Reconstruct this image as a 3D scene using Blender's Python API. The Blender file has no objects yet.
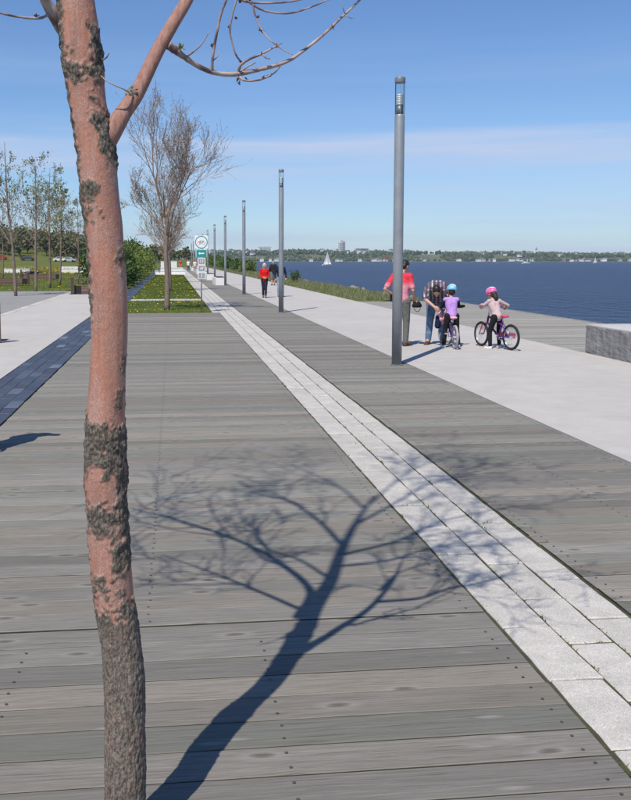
import bpy, bmesh, math, random
from mathutils import Vector, Matrix, noise, Euler
import numpy as np

R = math.radians
sc = bpy.context.scene
col = sc.collection

# ------------------------------------------------------------------ camera
FPX, CX, CY, EYE = 900.0, 272.0, 340.0, 1.75          # focal length and principal point in photo pixels (631 x 800)
PITCH = math.atan(80.5 / FPX)
YAW = math.atan(100 / FPX * math.cos(PITCH))
cam_d = bpy.data.cameras.new('camera')
cam = bpy.data.objects.new('camera', cam_d)
col.objects.link(cam)
cam.location = (0, 0, EYE)
cam.rotation_euler = (math.pi / 2 - PITCH, 0, -YAW)
cam_d.sensor_fit = 'HORIZONTAL'
cam_d.sensor_width = 36
cam_d.lens = 36 * FPX / 631
cam_d.shift_x = (315.5 - CX) / 631
cam_d.shift_y = (CY - 400) / 631
cam_d.clip_start = 0.05
cam_d.clip_end = 12000
sc.camera = cam

# ------------------------------------------------------------------ sky, sun, exposure
SUN_EL, SUN_AZ = R(55), R(30)                          # shadows run 30 degrees right of the boardwalk
world = bpy.data.worlds.new('World')
sc.world = world
world.use_nodes = True
wt = world.node_tree
wt.nodes.clear()


def wn(t, **k):
    n = wt.nodes.new(t)
    for a, v in k.items():
        setattr(n, a, v)
    return n


sky = wn('ShaderNodeTexSky', sky_type='NISHITA', sun_disc=False, sun_elevation=SUN_EL, sun_rotation=R(210))
sky.air_density = 1.0
sky.dust_density = 0.0
sky.ozone_density = 2.2
tc = wn('ShaderNodeTexCoord')
mp = wn('ShaderNodeMapping')
mp.inputs['Scale'].default_value = (1.3, 1.3, 26)
wt.links.new(tc.outputs['Generated'], mp.inputs['Vector'])
cn = wn('ShaderNodeTexNoise')
cn.inputs['Scale'].default_value = 1.6
cn.inputs['Detail'].default_value = 7
cn.inputs['Roughness'].default_value = 0.55
wt.links.new(mp.outputs['Vector'], cn.inputs['Vector'])
sx = wn('ShaderNodeSeparateXYZ')
wt.links.new(tc.outputs['Generated'], sx.inputs[0])


def wmath(op, a, b=None, clamp=False):
    n = wn('ShaderNodeMath', operation=op, use_clamp=clamp)
    for i, v in enumerate((a, b)):
        if v is None:
            continue
        if isinstance(v, (int, float)):
            n.inputs[i].default_value = v
        else:
            wt.links.new(v, n.inputs[i])
    return n.outputs[0]


zz = wmath('ADD', sx.outputs['Z'], wmath('MULTIPLY', wmath('SUBTRACT', cn.outputs['Fac'], 0.5), 0.045))
rp = wn('ShaderNodeValToRGB')                          # a thin stratus layer low all round the horizon
els = rp.color_ramp.elements
els[0].position = 0.0
els[0].color = (0.62, 0.62, 0.62, 1)
els[1].position = 0.40
els[1].color = (0, 0, 0, 1)
for p_, c_ in ((0.05, 0.34), (0.083, 0.46), (0.105, 0.62), (0.122, 0.72), (0.140, 0.14), (0.17, 0.07), (0.20, 0.13), (0.24, 0.03)):
    e_ = els.new(p_)
    e_.color = (c_, c_, c_, 1)
wt.links.new(zz, rp.inputs[0])
cn2 = wn('ShaderNodeTexNoise')
cn2.inputs['Scale'].default_value = 2.2
cn2.inputs['Detail'].default_value = 8
wt.links.new(mp.outputs['Vector'], cn2.inputs['Vector'])
fac = wmath('MULTIPLY', rp.outputs[0], wmath('MULTIPLY', wmath('SUBTRACT', cn2.outputs['Fac'], 0.22), 3.1), True)
mixc = wn('ShaderNodeMixRGB')
wt.links.new(fac, mixc.inputs[0])
tint = wn('ShaderNodeMixRGB', blend_type='MULTIPLY')
tint.inputs[0].default_value = 1.0
tint.inputs[2].default_value = (0.84, 1.09, 1.43, 1)
wt.links.new(sky.outputs[0], tint.inputs[1])
wt.links.new(tint.outputs[0], mixc.inputs[1])
mixc.inputs[2].default_value = (6.4, 7.6, 10.2, 1)
bg = wn('ShaderNodeBackground')
bg.inputs['Strength'].default_value = 0.084
wt.links.new(mixc.outputs[0], bg.inputs[0])
wo = wn('ShaderNodeOutputWorld')
wt.links.new(bg.outputs[0], wo.inputs[0])

sun_d = bpy.data.lights.new('sun', 'SUN')
sun_d.energy = 5.0
sun_d.angle = R(0.5)
sun_d.color = (1.0, 0.925, 0.82)
sun = bpy.data.objects.new('sun', sun_d)
col.objects.link(sun)
sun_dir = Vector((math.sin(SUN_AZ) * math.cos(SUN_EL), math.cos(SUN_AZ) * math.cos(SUN_EL), -math.sin(SUN_EL)))
sun.rotation_euler = sun_dir.to_track_quat('-Z', 'Y').to_euler()

sc.view_settings.view_transform = 'Standard'
sc.view_settings.look = 'None'
sc.view_settings.exposure = 0.0
sc.view_settings.gamma = 1.0
sc.view_settings.use_curve_mapping = False
sc.cycles.max_bounces = 6
sc.cycles.transparent_max_bounces = 12
sc.cycles.volume_bounces = 0

# ------------------------------------------------------------------ photo pixel -> direction -> ground
_F = Vector((math.sin(YAW) * math.cos(PITCH), math.cos(YAW) * math.cos(PITCH), -math.sin(PITCH)))
_Rt = Vector((math.cos(YAW), -math.sin(YAW), 0))
_U = _Rt.cross(_F)
_C = Vector((0, 0, EYE))


def ray(u, v):
    return _F + _Rt * ((u - CX) / FPX) + _U * ((CY - v) / FPX)


def ground(u, v, z=0.0):
    d = ray(u, v)
    return _C + d * ((z - EYE) / d.z)


def at_depth(u, v, y):
    d = ray(u, v)
    return _C + d * (y / d.y)


def from_shadow(u, v, z):                               # point at height z whose shadow falls on that spot of the ground
    g = ground(u, v)
    k = z / math.tan(SUN_EL)
    return Vector((g.x - math.sin(SUN_AZ) * k, g.y - math.cos(SUN_AZ) * k, z))


# ------------------------------------------------------------------ helpers: objects
def tag(o, label=None, cat=None, group=None, kind=None):
    if label: o['label'] = label
    if cat: o['category'] = cat
    if group: o['group'] = group
    if kind: o['kind'] = kind
    return o


def empty(name, loc=(0, 0, 0), rz=0.0, parent=None):
    o = bpy.data.objects.new(name, None)
    col.objects.link(o)
    o.location = loc
    o.rotation_euler = (0, 0, rz)
    o.empty_display_size = 0.1
    if parent: o.parent = parent
    return o


def link_mesh(name, me, mat, parent=None, loc=None, rot=None):
    if mat is not None and not me.materials:
        for m in (mat if isinstance(mat, (list, tuple)) else [mat]):
            me.materials.append(m)
    o = bpy.data.objects.new(name, me)
    col.objects.link(o)
    if parent: o.parent = parent
    if loc is not None: o.location = loc
    if rot is not None: o.rotation_euler = rot
    return o


def copy_tree(o, parent=None):
    c = o.copy()
    col.objects.link(c)
    c.parent = parent
    for ch in list(o.children):
        copy_tree(ch, c)
    return c


def catmull(pts, n):
    pts = [Vector(p) for p in pts]
    if len(pts) < 3:
        return [pts[0].lerp(pts[-1], i / n) for i in range(n + 1)]
    ext = [pts[0] * 2 - pts[1]] + pts + [pts[-1] * 2 - pts[-2]]
    out = []
    for i in range(len(pts) - 1):
        p0, p1, p2, p3 = ext[i:i + 4]
        for k in range(n):
            t = k / n
            out.append(0.5 * ((2 * p1) + (p2 - p0) * t + (2 * p0 - 5 * p1 + 4 * p2 - p3) * t * t + (3 * p1 - p0 - 3 * p2 + p3) * t ** 3))
    out.append(pts[-1])
    return out


def lerp_list(vals, m):
    n = len(vals)
    return [float(np.interp(i / (m - 1) * (n - 1), range(n), vals)) for i in range(m)]


class MB:
    def __init__(s):
        s.v, s.f, s.mi = [], [], []
        s.cur = 0

    def face(s, idx):
        s.f.append(tuple(idx)); s.mi.append(s.cur)

    def tube(s, path, radii, n=8, cap=True, closed=False):
        path = [Vector(p) for p in path]
        if isinstance(radii, (int, float)): radii = [radii] * len(path)
        if len(radii) != len(path): radii = lerp_list(radii, len(path))
        base = len(s.v)
        m = len(path)
        t0 = (path[1] - path[0]).normalized()
        ref = Vector((0, 0, 1)) if abs(t0.z) < 0.9 else Vector((1, 0, 0))
        nrm = (ref - t0 * ref.dot(t0)).normalized()
        for i in range(m):
            if closed: t = path[(i + 1) % m] - path[i - 1]
            elif i == 0: t = path[1] - path[0]
            elif i == m - 1: t = path[-1] - path[-2]
            else: t = path[i + 1] - path[i - 1]
            if t.length < 1e-9: t = t0.copy()
            t.normalize()
            nrm = nrm - t * nrm.dot(t)
            if nrm.length < 1e-6: nrm = t.orthogonal()
            nrm.normalize()
            b = t.cross(nrm)
            for k in range(n):
                a = 2 * math.pi * k / n
                s.v.append(tuple(path[i] + (nrm * math.cos(a) + b * math.sin(a)) * radii[i]))
        last = m if closed else m - 1
        for i in range(last):
            j = (i + 1) % m
            for k in range(n):
                s.face((base + i * n + k, base + i * n + (k + 1) % n, base + j * n + (k + 1) % n, base + j * n + k))
        if cap and not closed:
            s.face([base + k for k in range(n)][::-1])
            s.face([base + (m - 1) * n + k for k in range(n)])

    def box(s, x0, x1, y0, y1, z0, z1, M=None):
        b = len(s.v)
        for z in (z0, z1):
            for x, y in ((x0, y0), (x1, y0), (x1, y1), (x0, y1)):
                p = Vector((x, y, z))
                s.v.append(tuple(M @ p if M is not None else p))
        for q in ((3, 2, 1, 0), (4, 5, 6, 7), (0, 1, 5, 4), (1, 2, 6, 5), (2, 3, 7, 6), (3, 0, 4, 7)):
            s.face([b + i for i in q])

    def slab(s, x0, x1, y0, y1, z0, z1, bev=0.004, jit=0.0, rnd=None, nx=1, ny=1):
        """box with a chamfered top edge; the top outline may wander a little"""
        b = len(s.v)
        def ring(d, z, j):
            pts = []
            X0, X1, Y0, Y1 = x0 + d, x1 - d, y0 + d, y1 - d
            for i in range(nx): pts.append([X0 + (X1 - X0) * i / nx, Y0])
            for i in range(ny): pts.append([X1, Y0 + (Y1 - Y0) * i / ny])
            for i in range(nx): pts.append([X1 - (X1 - X0) * i / nx, Y1])
            for i in range(ny): pts.append([X0, Y1 - (Y1 - Y0) * i / ny])
            for k, p in enumerate(pts):
                if rnd and j:
                    p[0] += jv[k][0] * j; p[1] += jv[k][1] * j
                s.v.append((p[0], p[1], z))
            return len(pts)
        n = 2 * (nx + ny)
        jv = [(rnd.uniform(-1, 1), rnd.uniform(-1, 1)) for _ in range(n)] if rnd else None
        ring(0, z0, jit); ring(0, z1 - bev, jit); ring(bev, z1, jit)
        for r in range(2):
            for k in range(n):
                s.face((b + r * n + k, b + r * n + (k + 1) % n, b + (r + 1) * n + (k + 1) % n, b + (r + 1) * n + k))
        s.face([b + 2 * n + k for k in range(n)])

    def ball(s, c, r, nu=10, nv=6, M=None):
        if isinstance(r, (int, float)): r = (r, r, r)
        b = len(s.v)
        c = Vector(c)
        for j in range(1, nv):
            ph = math.pi * j / nv
            for i in range(nu):
                a = 2 * math.pi * i / nu
                p = Vector((r[0] * math.sin(ph) * math.cos(a), r[1] * math.sin(ph) * math.sin(a), r[2] * math.cos(ph)))
                s.v.append(tuple(c + (M @ p if M is not None else p)))
        for zc in (r[2], -r[2]):
            p = Vector((0, 0, zc))
            s.v.append(tuple(c + (M @ p if M is not None else p)))
        top, bot = len(s.v) - 2, len(s.v) - 1
        for j in range(nv - 2):
            for i in range(nu):
                s.face((b + j * nu + i, b + (j + 1) * nu + i, b + (j + 1) * nu + (i + 1) % nu, b + j * nu + (i + 1) % nu))
        for i in range(nu):
            s.face((top, b + i, b + (i + 1) % nu))
            s.face((bot, b + (nv - 2) * nu + (i + 1) % nu, b + (nv - 2) * nu + i))

    def capsule(s, p0, r0, p1, r1, n=12):
        p0, p1 = Vector(p0), Vector(p1)
        d = (p1 - p0)
        L = d.length
        d = d.normalized() if L > 1e-6 else Vector((0, 0, 1))
        path, rad = [], []
        for k in range(4):
            a = math.pi / 2 * (1 - k / 4)
            path.append(p0 - d * r0 * math.sin(a)); rad.append(max(1e-4, r0 * math.cos(a)))
        path.append(p0); rad.append(r0)
        if L > 1e-6:
            path.append(p1); rad.append(r1)
        for k in range(1, 5):
            a = math.pi / 2 * k / 4
            path.append(p1 + d * r1 * math.sin(a)); rad.append(max(1e-4, r1 * math.cos(a)))
        s.tube(path, rad, n)

    def lathe(s, prof, n=20, M=None, close=True):
        b = len(s.v)
        for r, z in prof:
            for k in range(n):
                a = 2 * math.pi * k / n
                p = Vector((r * math.cos(a), r * math.sin(a), z))
                s.v.append(tuple(M @ p if M is not None else p))
        for i in range(len(prof) - 1):
            for k in range(n):
                s.face((b + i * n + k, b + i * n + (k + 1) % n, b + (i + 1) * n + (k + 1) % n, b + (i + 1) * n + k))
        if close:
            s.face([b + k for k in range(n)][::-1])
            m = len(prof) - 1
            s.face([b + m * n + k for k in range(n)])

    def quad(s, c, ax, ay):
        b = len(s.v)
        c = Vector(c)
        for p in (c - ax - ay, c + ax - ay, c + ax + ay, c - ax + ay): s.v.append(tuple(p))
        s.face((b, b + 1, b + 2, b + 3))

    def leaf(s, c, d, side, L, W):
        b = len(s.v)
        c = Vector(c)
        for p in (c, c + d * L * 0.5 + side * W, c + d * L, c + d * L * 0.5 - side * W): s.v.append(tuple(p))
        s.face((b, b + 1, b + 2, b + 3))

    def mesh(s, name, smooth=False):
        me = bpy.data.meshes.new(name)
        me.from_pydata(s.v, [], s.f)
        if max(s.mi, default=0) > 0: me.polygons.foreach_set('material_index', s.mi)
        if smooth: me.polygons.foreach_set('use_smooth', [True] * len(me.polygons))
        me.update()
        return me

    def build(s, name, mat, parent=None, smooth=False, loc=None, rot=None):
        return link_mesh(name, s.mesh(name, smooth), mat, parent, loc, rot)


def rvec(rng):
    while True:
        v = Vector((rng.uniform(-1, 1), rng.uniform(-1, 1), rng.uniform(-1, 1)))
        if 0.05 < v.length < 1: return v.normalized()


# ------------------------------------------------------------------ helpers: materials
class NT:
    def __init__(s, name):
        s.m = bpy.data.materials.new(name)
        s.m.use_nodes = True
        s.t = s.m.node_tree
        s.b = s.t.nodes['Principled BSDF']

    def n(s, t, **k):
        x = s.t.nodes.new(t)
        for a, v in k.items(): setattr(x, a, v)
        return x

    def set(s, sock, v):
        if isinstance(v, bpy.types.NodeSocket): s.t.links.new(v, sock)
        else: sock.default_value = v

    def math(s, op, a, b=0.0, clamp=False):
        x = s.n('ShaderNodeMath', operation=op, use_clamp=clamp)
        s.set(x.inputs[0], a); s.set(x.inputs[1], b)
        return x.outputs[0]

    def coord(s, out='Object'):
        return s.n('ShaderNodeTexCoord').outputs[out]

    def mapping(s, vec, scale=(1, 1, 1), loc=None):
        x = s.n('ShaderNodeMapping')
        s.set(x.inputs['Vector'], vec)
        x.inputs['Scale'].default_value = scale
        if loc is not None: s.set(x.inputs['Location'], loc)
        return x.outputs[0]

    def noise(s, vec, scale=5, detail=4, rough=0.5, dist=0.0):
        x = s.n('ShaderNodeTexNoise')
        s.set(x.inputs['Vector'], vec)
        x.inputs['Scale'].default_value = scale
        x.inputs['Detail'].default_value = detail
        x.inputs['Roughness'].default_value = rough
        x.inputs['Distortion'].default_value = dist
        return x.outputs['Fac']

    def voronoi(s, vec, scale=5, rnd=1.0, out='Distance'):
        x = s.n('ShaderNodeTexVoronoi')
        s.set(x.inputs['Vector'], vec)
        x.inputs['Scale'].default_value = scale
        x.inputs['Randomness'].default_value = rnd
        return x.outputs[out]

    def ramp(s, fac, stops, interp='LINEAR'):
        x = s.n('ShaderNodeValToRGB')
        x.color_ramp.interpolation = interp
        e = x.color_ramp.elements
        while len(e) < len(stops): e.new(0.5)
        for i, (p, c) in enumerate(stops):
            e[i].position = p
            e[i].color = (c, c, c, 1) if isinstance(c, (int, float)) else (c[0], c[1], c[2], 1)
        s.set(x.inputs[0], fac)
        return x.outputs[0]

    def mix(s, fac, a, b, mode='MIX'):
        x = s.n('ShaderNodeMixRGB', blend_type=mode)
        s.set(x.inputs[0], fac)
        for i, v in ((1, a), (2, b)):
            if isinstance(v, (tuple, list)) and len(v) == 3: v = (*v, 1)
            s.set(x.inputs[i], v)
        return x.outputs[0]

    def bump(s, h, strength=0.3, dist=0.01):
        x = s.n('ShaderNodeBump')
        x.inputs['Strength'].default_value = strength
        x.inputs['Distance'].default_value = dist
        s.set(x.inputs['Height'], h)
        s.t.links.new(x.outputs[0], s.b.inputs['Normal'])

    def out(s, color=None, rough=None, metal=None, spec=None):
        for k, v in (('Base Color', color), ('Roughness', rough), ('Metallic', metal), ('Specular IOR Level', spec)):
            if v is None: continue
            if k == 'Base Color' and isinstance(v, (tuple, list)) and len(v) == 3: v = (*v, 1)
            s.set(s.b.inputs[k], v)
        return s.m

    def rnd(s):
        """one random number per object and per loose piece of a joined mesh"""
        a = s.n('ShaderNodeObjectInfo').outputs['Random']
        b = s.n('ShaderNodeNewGeometry').outputs['Random Per Island']
        return s.math('FRACT', s.math('ADD', a, b))


def plain(name, c, rough=0.6, metal=0.0, var=0.12, scale=14, spec=0.4, bump=0.0):
    t = NT(name)
    f = t.noise(t.coord(), scale, 5)
    k = t.ramp(f, [(0.3, 1 - var), (0.7, 1 + var)])
    colr = t.mix(1.0, c, k, 'MULTIPLY')
    if bump: t.bump(f, bump, 0.01)
    return t.out(colr, rough, metal, spec)


def cloth(name, c, var=0.18):
    t = NT(name)
    f = t.noise(t.coord(), 22, 5)
    k = t.ramp(f, [(0.3, 1 - var), (0.7, 1 + var)])
    t.bump(t.noise(t.coord(), 12, 3), 0.6, 0.03)
    return t.out(t.mix(1.0, c, k, 'MULTIPLY'), 0.85, 0, 0.2)


MATS = {}


def wood_material(name, dark, mid, light, green):
    t = NT(name)
    r = t.rnd()
    off = t.n('ShaderNodeCombineXYZ')
    t.set(off.inputs[0], t.math('MULTIPLY', r, 61.0)); t.set(off.inputs[1], t.math('MULTIPLY', r, 17.3)); t.set(off.inputs[2], t.math('MULTIPLY', r, 29.1))
    base = t.n('ShaderNodeVectorMath', operation='ADD')
    t.set(base.inputs[0], t.coord()); t.set(base.inputs[1], off.outputs[0])
    P = base.outputs[0]
    warp = t.noise(t.mapping(P, (1.6, 5, 1)), 1.0, 3)
    wv = t.n('ShaderNodeCombineXYZ')
    t.set(wv.inputs[1], t.math('MULTIPLY', warp, 0.05))
    pw = t.n('ShaderNodeVectorMath', operation='ADD')
    t.set(pw.inputs[0], P); t.set(pw.inputs[1], wv.outputs[0])
    grain = t.noise(t.mapping(pw.outputs[0], (2.6, 85, 20)), 1.0, 8, 0.68)
    fine = t.noise(t.mapping(pw.outputs[0], (14, 330, 60)), 1.0, 3, 0.6)
    blot = t.noise(t.mapping(P, (0.9, 4, 1)), 1.3, 4)
    c = t.ramp(grain, [(0.28, dark), (0.5, mid), (0.74, light)])
    c = t.mix(t.ramp(blot, [(0.4, 0.0), (0.7, 0.55)]), c, green)
    # tone of each board
    r2 = t.math('FRACT', t.math('MULTIPLY', r, 7.31))
    c = t.mix(1.0, c, t.ramp(r2, [(0.0, 0.72), (0.3, 0.95), (0.75, 1.05), (1.0, 1.30)]), 'MULTIPLY')
    r3 = t.math('FRACT', t.math('MULTIPLY', r, 13.77))
    c = t.mix(1.0, c, t.ramp(r3, [(0.0, (1.05, 1.0, 0.93)), (0.5, (1, 1, 1)), (1.0, (0.95, 1.02, 0.97))]), 'MULTIPLY')
    # cracks along the grain and sparse knots
    crack = t.noise(t.mapping(pw.outputs[0], (3.2, 150, 30)), 1.0, 3, 0.55)
    c = t.mix(t.ramp(crack, [(0.60, 0.0), (0.68, 0.7)]), c, (0.06, 0.054, 0.046))
    k2 = t.n('ShaderNodeTexVoronoi', voronoi_dimensions='2D')
    t.set(k2.inputs['Vector'], t.mapping(pw.outputs[0], (1.9, 5.2, 1)))
    k2.inputs['Scale'].default_value = 1.0
    ksep = t.n('ShaderNodeSeparateColor'); t.set(ksep.inputs[0], k2.outputs['Color'])
    kv = t.math('ADD', k2.outputs['Distance'], t.ramp(ksep.outputs[0], [(0.55, 1.0), (0.6, 0.0)]))
    c = t.mix(t.ramp(kv, [(0.08, 0.0), (0.11, 0.45), (0.22, 0.0)]), c, light)
    c = t.mix(t.ramp(kv, [(0.03, 0.8), (0.06, 0.45), (0.10, 0.0)]), c, (0.10, 0.082, 0.064))
    kv2 = t.voronoi(t.mapping(P, (1.5, 7.0, 0.01), (3.3, 1.7, 0)), 1.0)
    c = t.mix(t.ramp(kv2, [(0.05, 0.55), (0.12, 0.0)]), c, (0.36, 0.34, 0.31))
    c = t.mix(t.math('MULTIPLY', t.ramp(fine, [(0.35, 1.0), (0.6, 0.0)]), 0.42), c, dark)
    h = t.math('ADD', t.math('MULTIPLY', grain, 1.0), t.math('MULTIPLY', crack, -0.6))
    t.bump(t.math('ADD', h, t.math('MULTIPLY', fine, 0.4)), 0.6, 0.006)
    return t.out(c, 0.78, 0, 0.3)


MATS['plank'] = wood_material('weathered_plank', (0.148, 0.139, 0.126), (0.222, 0.210, 0.190), (0.305, 0.290, 0.264), (0.196, 0.194, 0.165))
MATS['dock_plank'] = wood_material('dock_plank', (0.22, 0.21, 0.192), (0.295, 0.283, 0.26), (0.37, 0.355, 0.325), (0.29, 0.285, 0.255))
MATS['bench_wood'] = wood_material('bench_wood', (0.10, 0.065, 0.05), (0.17, 0.115, 0.09), (0.25, 0.18, 0.14), (0.15, 0.12, 0.10))
MATS['plank_edge'] = plain('darkened_plank_edge', (0.055, 0.050, 0.036), 0.9, var=0.5, scale=9)
MATS['gap'] = plain('deck_gap', (0.02, 0.018, 0.016), 0.95, var=0.3)
MATS['screw'] = plain('screw_head', (0.10, 0.10, 0.10), 0.5, 0.3, 0.4, 300)


def concrete(name, a, b, speck=0.12):
    t = NT(name)
    P = t.coord()
    big = t.noise(P, 0.35, 6, 0.6)
    mid = t.noise(P, 2.5, 6, 0.65)
    fin = t.noise(P, 90, 3, 0.7)
    c = t.mix(t.ramp(big, [(0.35, 0.0), (0.65, 1.0)]), a, b)
    c = t.mix(1.0, c, t.ramp(mid, [(0.3, 0.93), (0.7, 1.06)]), 'MULTIPLY')
    c = t.mix(1.0, c, t.ramp(fin, [(0.3, 1 - speck), (0.7, 1 + speck)]), 'MULTIPLY')
    v = t.voronoi(P, 160)
    c = t.mix(t.ramp(v, [(0.05, 0.5), (0.2, 0.0)]), c, (0.25, 0.24, 0.22))
    t.bump(fin, 0.25, 0.003)
    return t.out(c, 0.9, 0, 0.2)


MATS['concrete'] = concrete('path_concrete', (0.425, 0.408, 0.385), (0.465, 0.447, 0.424))
MATS['asphalt'] = concrete('plaza_asphalt', (0.25, 0.245, 0.24), (0.29, 0.285, 0.28), 0.2)


def paver_material(name, a, b, rough, spec, lo=0.8, hi=1.15, lum=None):
    t = NT(name)
    r = t.rnd()
    P = t.coord()
    off = t.n('ShaderNodeVectorMath', operation='ADD')
    cmb = t.n('ShaderNodeCombineXYZ')
    t.set(cmb.inputs[0], t.math('MULTIPLY', r, 57.0)); t.set(cmb.inputs[1], t.math('MULTIPLY', r, 31.0))
    t.set(off.inputs[0], P); t.set(off.inputs[1], cmb.outputs[0])
    P = off.outputs[0]
    sp = t.voronoi(P, 240, 1.0, 'Color')
    bw = t.n('ShaderNodeSeparateColor')
    t.set(bw.inputs[0], sp)
    c = t.ramp(bw.outputs[0], [(0.0, [x * 0.80 for x in a]), (0.35, a), (0.8, b), (1.0, [min(0.8, x * 1.25) for x in b])])
    c = t.mix(1.0, c, t.ramp(t.noise(P, 7, 6, 0.65), [(0.3, 0.84), (0.7, 1.1)]), 'MULTIPLY')
    r2 = t.math('FRACT', t.math('MULTIPLY', r, 5.7))
    c = t.mix(1.0, c, t.ramp(r2, [(0.0, lo), (0.8, 1.05), (0.93, hi), (1.0, hi * (1.0 if lum is None else lum))]), 'MULTIPLY')
    t.bump(t.noise(P, 120, 3), 0.3, 0.003)
    return t.out(c, rough, 0, spec)


MATS['granite_paver'] = paver_material('granite_paver', (0.46, 0.44, 0.405), (0.50, 0.48, 0.445), 0.85, 0.25, 0.94, 1.05)
MATS['slate_paver'] = paver_material('slate_paver', (0.042, 0.049, 0.067), (0.075, 0.085, 0.11), 0.45, 0.5, 0.75, 1.5, 2.0)
MATS['band_paver'] = paver_material('band_paver', (0.44, 0.42, 0.39), (0.56, 0.54, 0.50), 0.85, 0.25, 0.85, 1.1)


def soil():
    t = NT('joint_soil')
    P = t.coord()
    c = t.ramp(t.noise(P, 9, 6), [(0.4, (0.045, 0.04, 0.03)), (0.6, (0.06, 0.07, 0.028))])
    t.bump(t.noise(P, 60, 4), 0.6, 0.01)
    return t.out(c, 0.95)


MATS['soil'] = soil()


def granite():
    t = NT('rough_granite')
    P = t.coord()
    a = t.noise(P, 55, 5, 0.7)
    b = t.noise(t.mapping(P, (3, 3, 1)), 2.2, 6, 0.65)
    c = t.ramp(a, [(0.3, (0.15, 0.15, 0.152)), (0.5, (0.235, 0.232, 0.228)), (0.68, (0.34, 0.335, 0.325))])
    c = t.mix(1.0, c, t.ramp(b, [(0.3, 0.62), (0.7, 1.3)]), 'MULTIPLY')
    t.bump(t.noise(P, 20, 5, 0.7), 0.7, 0.03)
    return t.out(c, 0.85)


MATS['granite'] = granite()
MATS['granite_top'] = concrete('granite_top', (0.42, 0.41, 0.40), (0.50, 0.49, 0.48), 0.3)


def grass_ground():
    t = NT('grass_ground')
    P = t.coord()
    a = t.noise(P, 0.12, 6, 0.6)
    b = t.noise(P, 5, 6, 0.7)
    c = t.ramp(a, [(0.3, (0.085, 0.112, 0.026)), (0.55, (0.125, 0.145, 0.036)), (0.75, (0.18, 0.17, 0.05))])
    c = t.mix(1.0, c, t.ramp(b, [(0.3, 0.7), (0.7, 1.25)]), 'MULTIPLY')
    v = t.voronoi(P, 2.2)
    k = t.math('MULTIPLY', t.ramp(v, [(0.10, 1.0), (0.16, 0.0)]), t.ramp(t.noise(P, 0.09, 3), [(0.42, 0.0), (0.6, 1.0)]))
    c = t.mix(k, c, (0.55, 0.42, 0.02))
    t.bump(b, 0.6, 0.05)
    return t.out(c, 0.95, 0, 0.1)


MATS['grass_ground'] = grass_ground()


def leafy(name, stops, rough=0.55, trans=0.25):
    t = NT(name)
    r = t.n('ShaderNodeNewGeometry').outputs['Random Per Island']
    c = t.ramp(r, stops)
    t.out(c, rough, 0, 0.2)
    tr = t.n('ShaderNodeBsdfTranslucent')
    t.set(tr.inputs[0], c)
    mx = t.n('ShaderNodeMixShader')
    mx.inputs[0].default_value = trans
    t.t.links.new(t.b.outputs[0], mx.inputs[1]); t.t.links.new(tr.outputs[0], mx.inputs[2])
    t.t.links.new(mx.outputs[0], t.t.nodes['Material Output'].inputs[0])
    return t.m


MATS['blade'] = leafy('grass_blade', [(0, (0.055, 0.105, 0.018)), (0.5, (0.09, 0.15, 0.025)), (1, (0.15, 0.19, 0.045))])
MATS['wild_grass'] = leafy('wild_grass', [(0, (0.12, 0.16, 0.06)), (0.45, (0.20, 0.23, 0.10)), (0.75, (0.28, 0.28, 0.15)), (1, (0.42, 0.38, 0.25))])
MATS['dandelion'] = plain('dandelion_yellow', (0.68, 0.52, 0.015), 0.7)
MATS['shrub_leaf'] = leafy('shrub_leaf', [(0, (0.025, 0.06, 0.014)), (0.5, (0.05, 0.10, 0.02)), (0.85, (0.085, 0.14, 0.03)), (1, (0.13, 0.18, 0.05))])
MATS['bush_leaf'] = leafy('bush_leaf', [(0, (0.07, 0.11, 0.02)), (0.6, (0.12, 0.17, 0.035)), (1, (0.19, 0.22, 0.06))])
MATS['wood_leaf'] = leafy('woodland_leaf', [(0, (0.055, 0.072, 0.03)), (0.45, (0.085, 0.105, 0.04)), (0.75, (0.13, 0.14, 0.055)), (1, (0.18, 0.14, 0.09))])
MATS['young_leaf'] = leafy('young_leaf', [(0, (0.12, 0.16, 0.04)), (0.6, (0.20, 0.23, 0.075)), (1, (0.28, 0.26, 0.12))])
MATS['bud_leaf'] = leafy('opening_bud', [(0, (0.20, 0.145, 0.09)), (0.6, (0.30, 0.235, 0.14)), (1, (0.30, 0.29, 0.14))])
MATS['far_leaf'] = leafy('far_leaf', [(0, (0.035, 0.06, 0.022)), (0.6, (0.06, 0.09, 0.03)), (1, (0.10, 0.12, 0.05))], trans=0.0)


def bark(name, a, b, sc_=(30, 30, 8)):
    t = NT(name)
    P = t.coord()
    f = t.noise(t.mapping(P, sc_), 1.0, 5, 0.65)
    c = t.ramp(f, [(0.3, a), (0.7, b)])
    t.bump(f, 0.5, 0.01)
    return t.out(c, 0.85, 0, 0.2)


MATS['red_bark'] = bark('young_red_bark', (0.20, 0.125, 0.105), (0.34, 0.22, 0.18))
MATS['grey_bark'] = bark('grey_bark', (0.14, 0.105, 0.085), (0.26, 0.205, 0.17))
MATS['twig_bark'] = bark('twig_bark', (0.20, 0.145, 0.115), (0.32, 0.245, 0.20))
MATS['limb_bark'] = bark('limb_bark', (0.25, 0.125, 0.10), (0.40, 0.235, 0.195), (70, 70, 24))


def twig_grey():
    t = NT('silvery_twig')
    P = t.coord()
    f = t.noise(P, 18, 4)
    c = t.ramp(f, [(0.38, (0.12, 0.075, 0.07)), (0.5, (0.33, 0.25, 0.24)), (0.7, (0.47, 0.40, 0.38))])
    return t.out(c, 0.7)


MATS['twig_grey'] = twig_grey()


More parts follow.
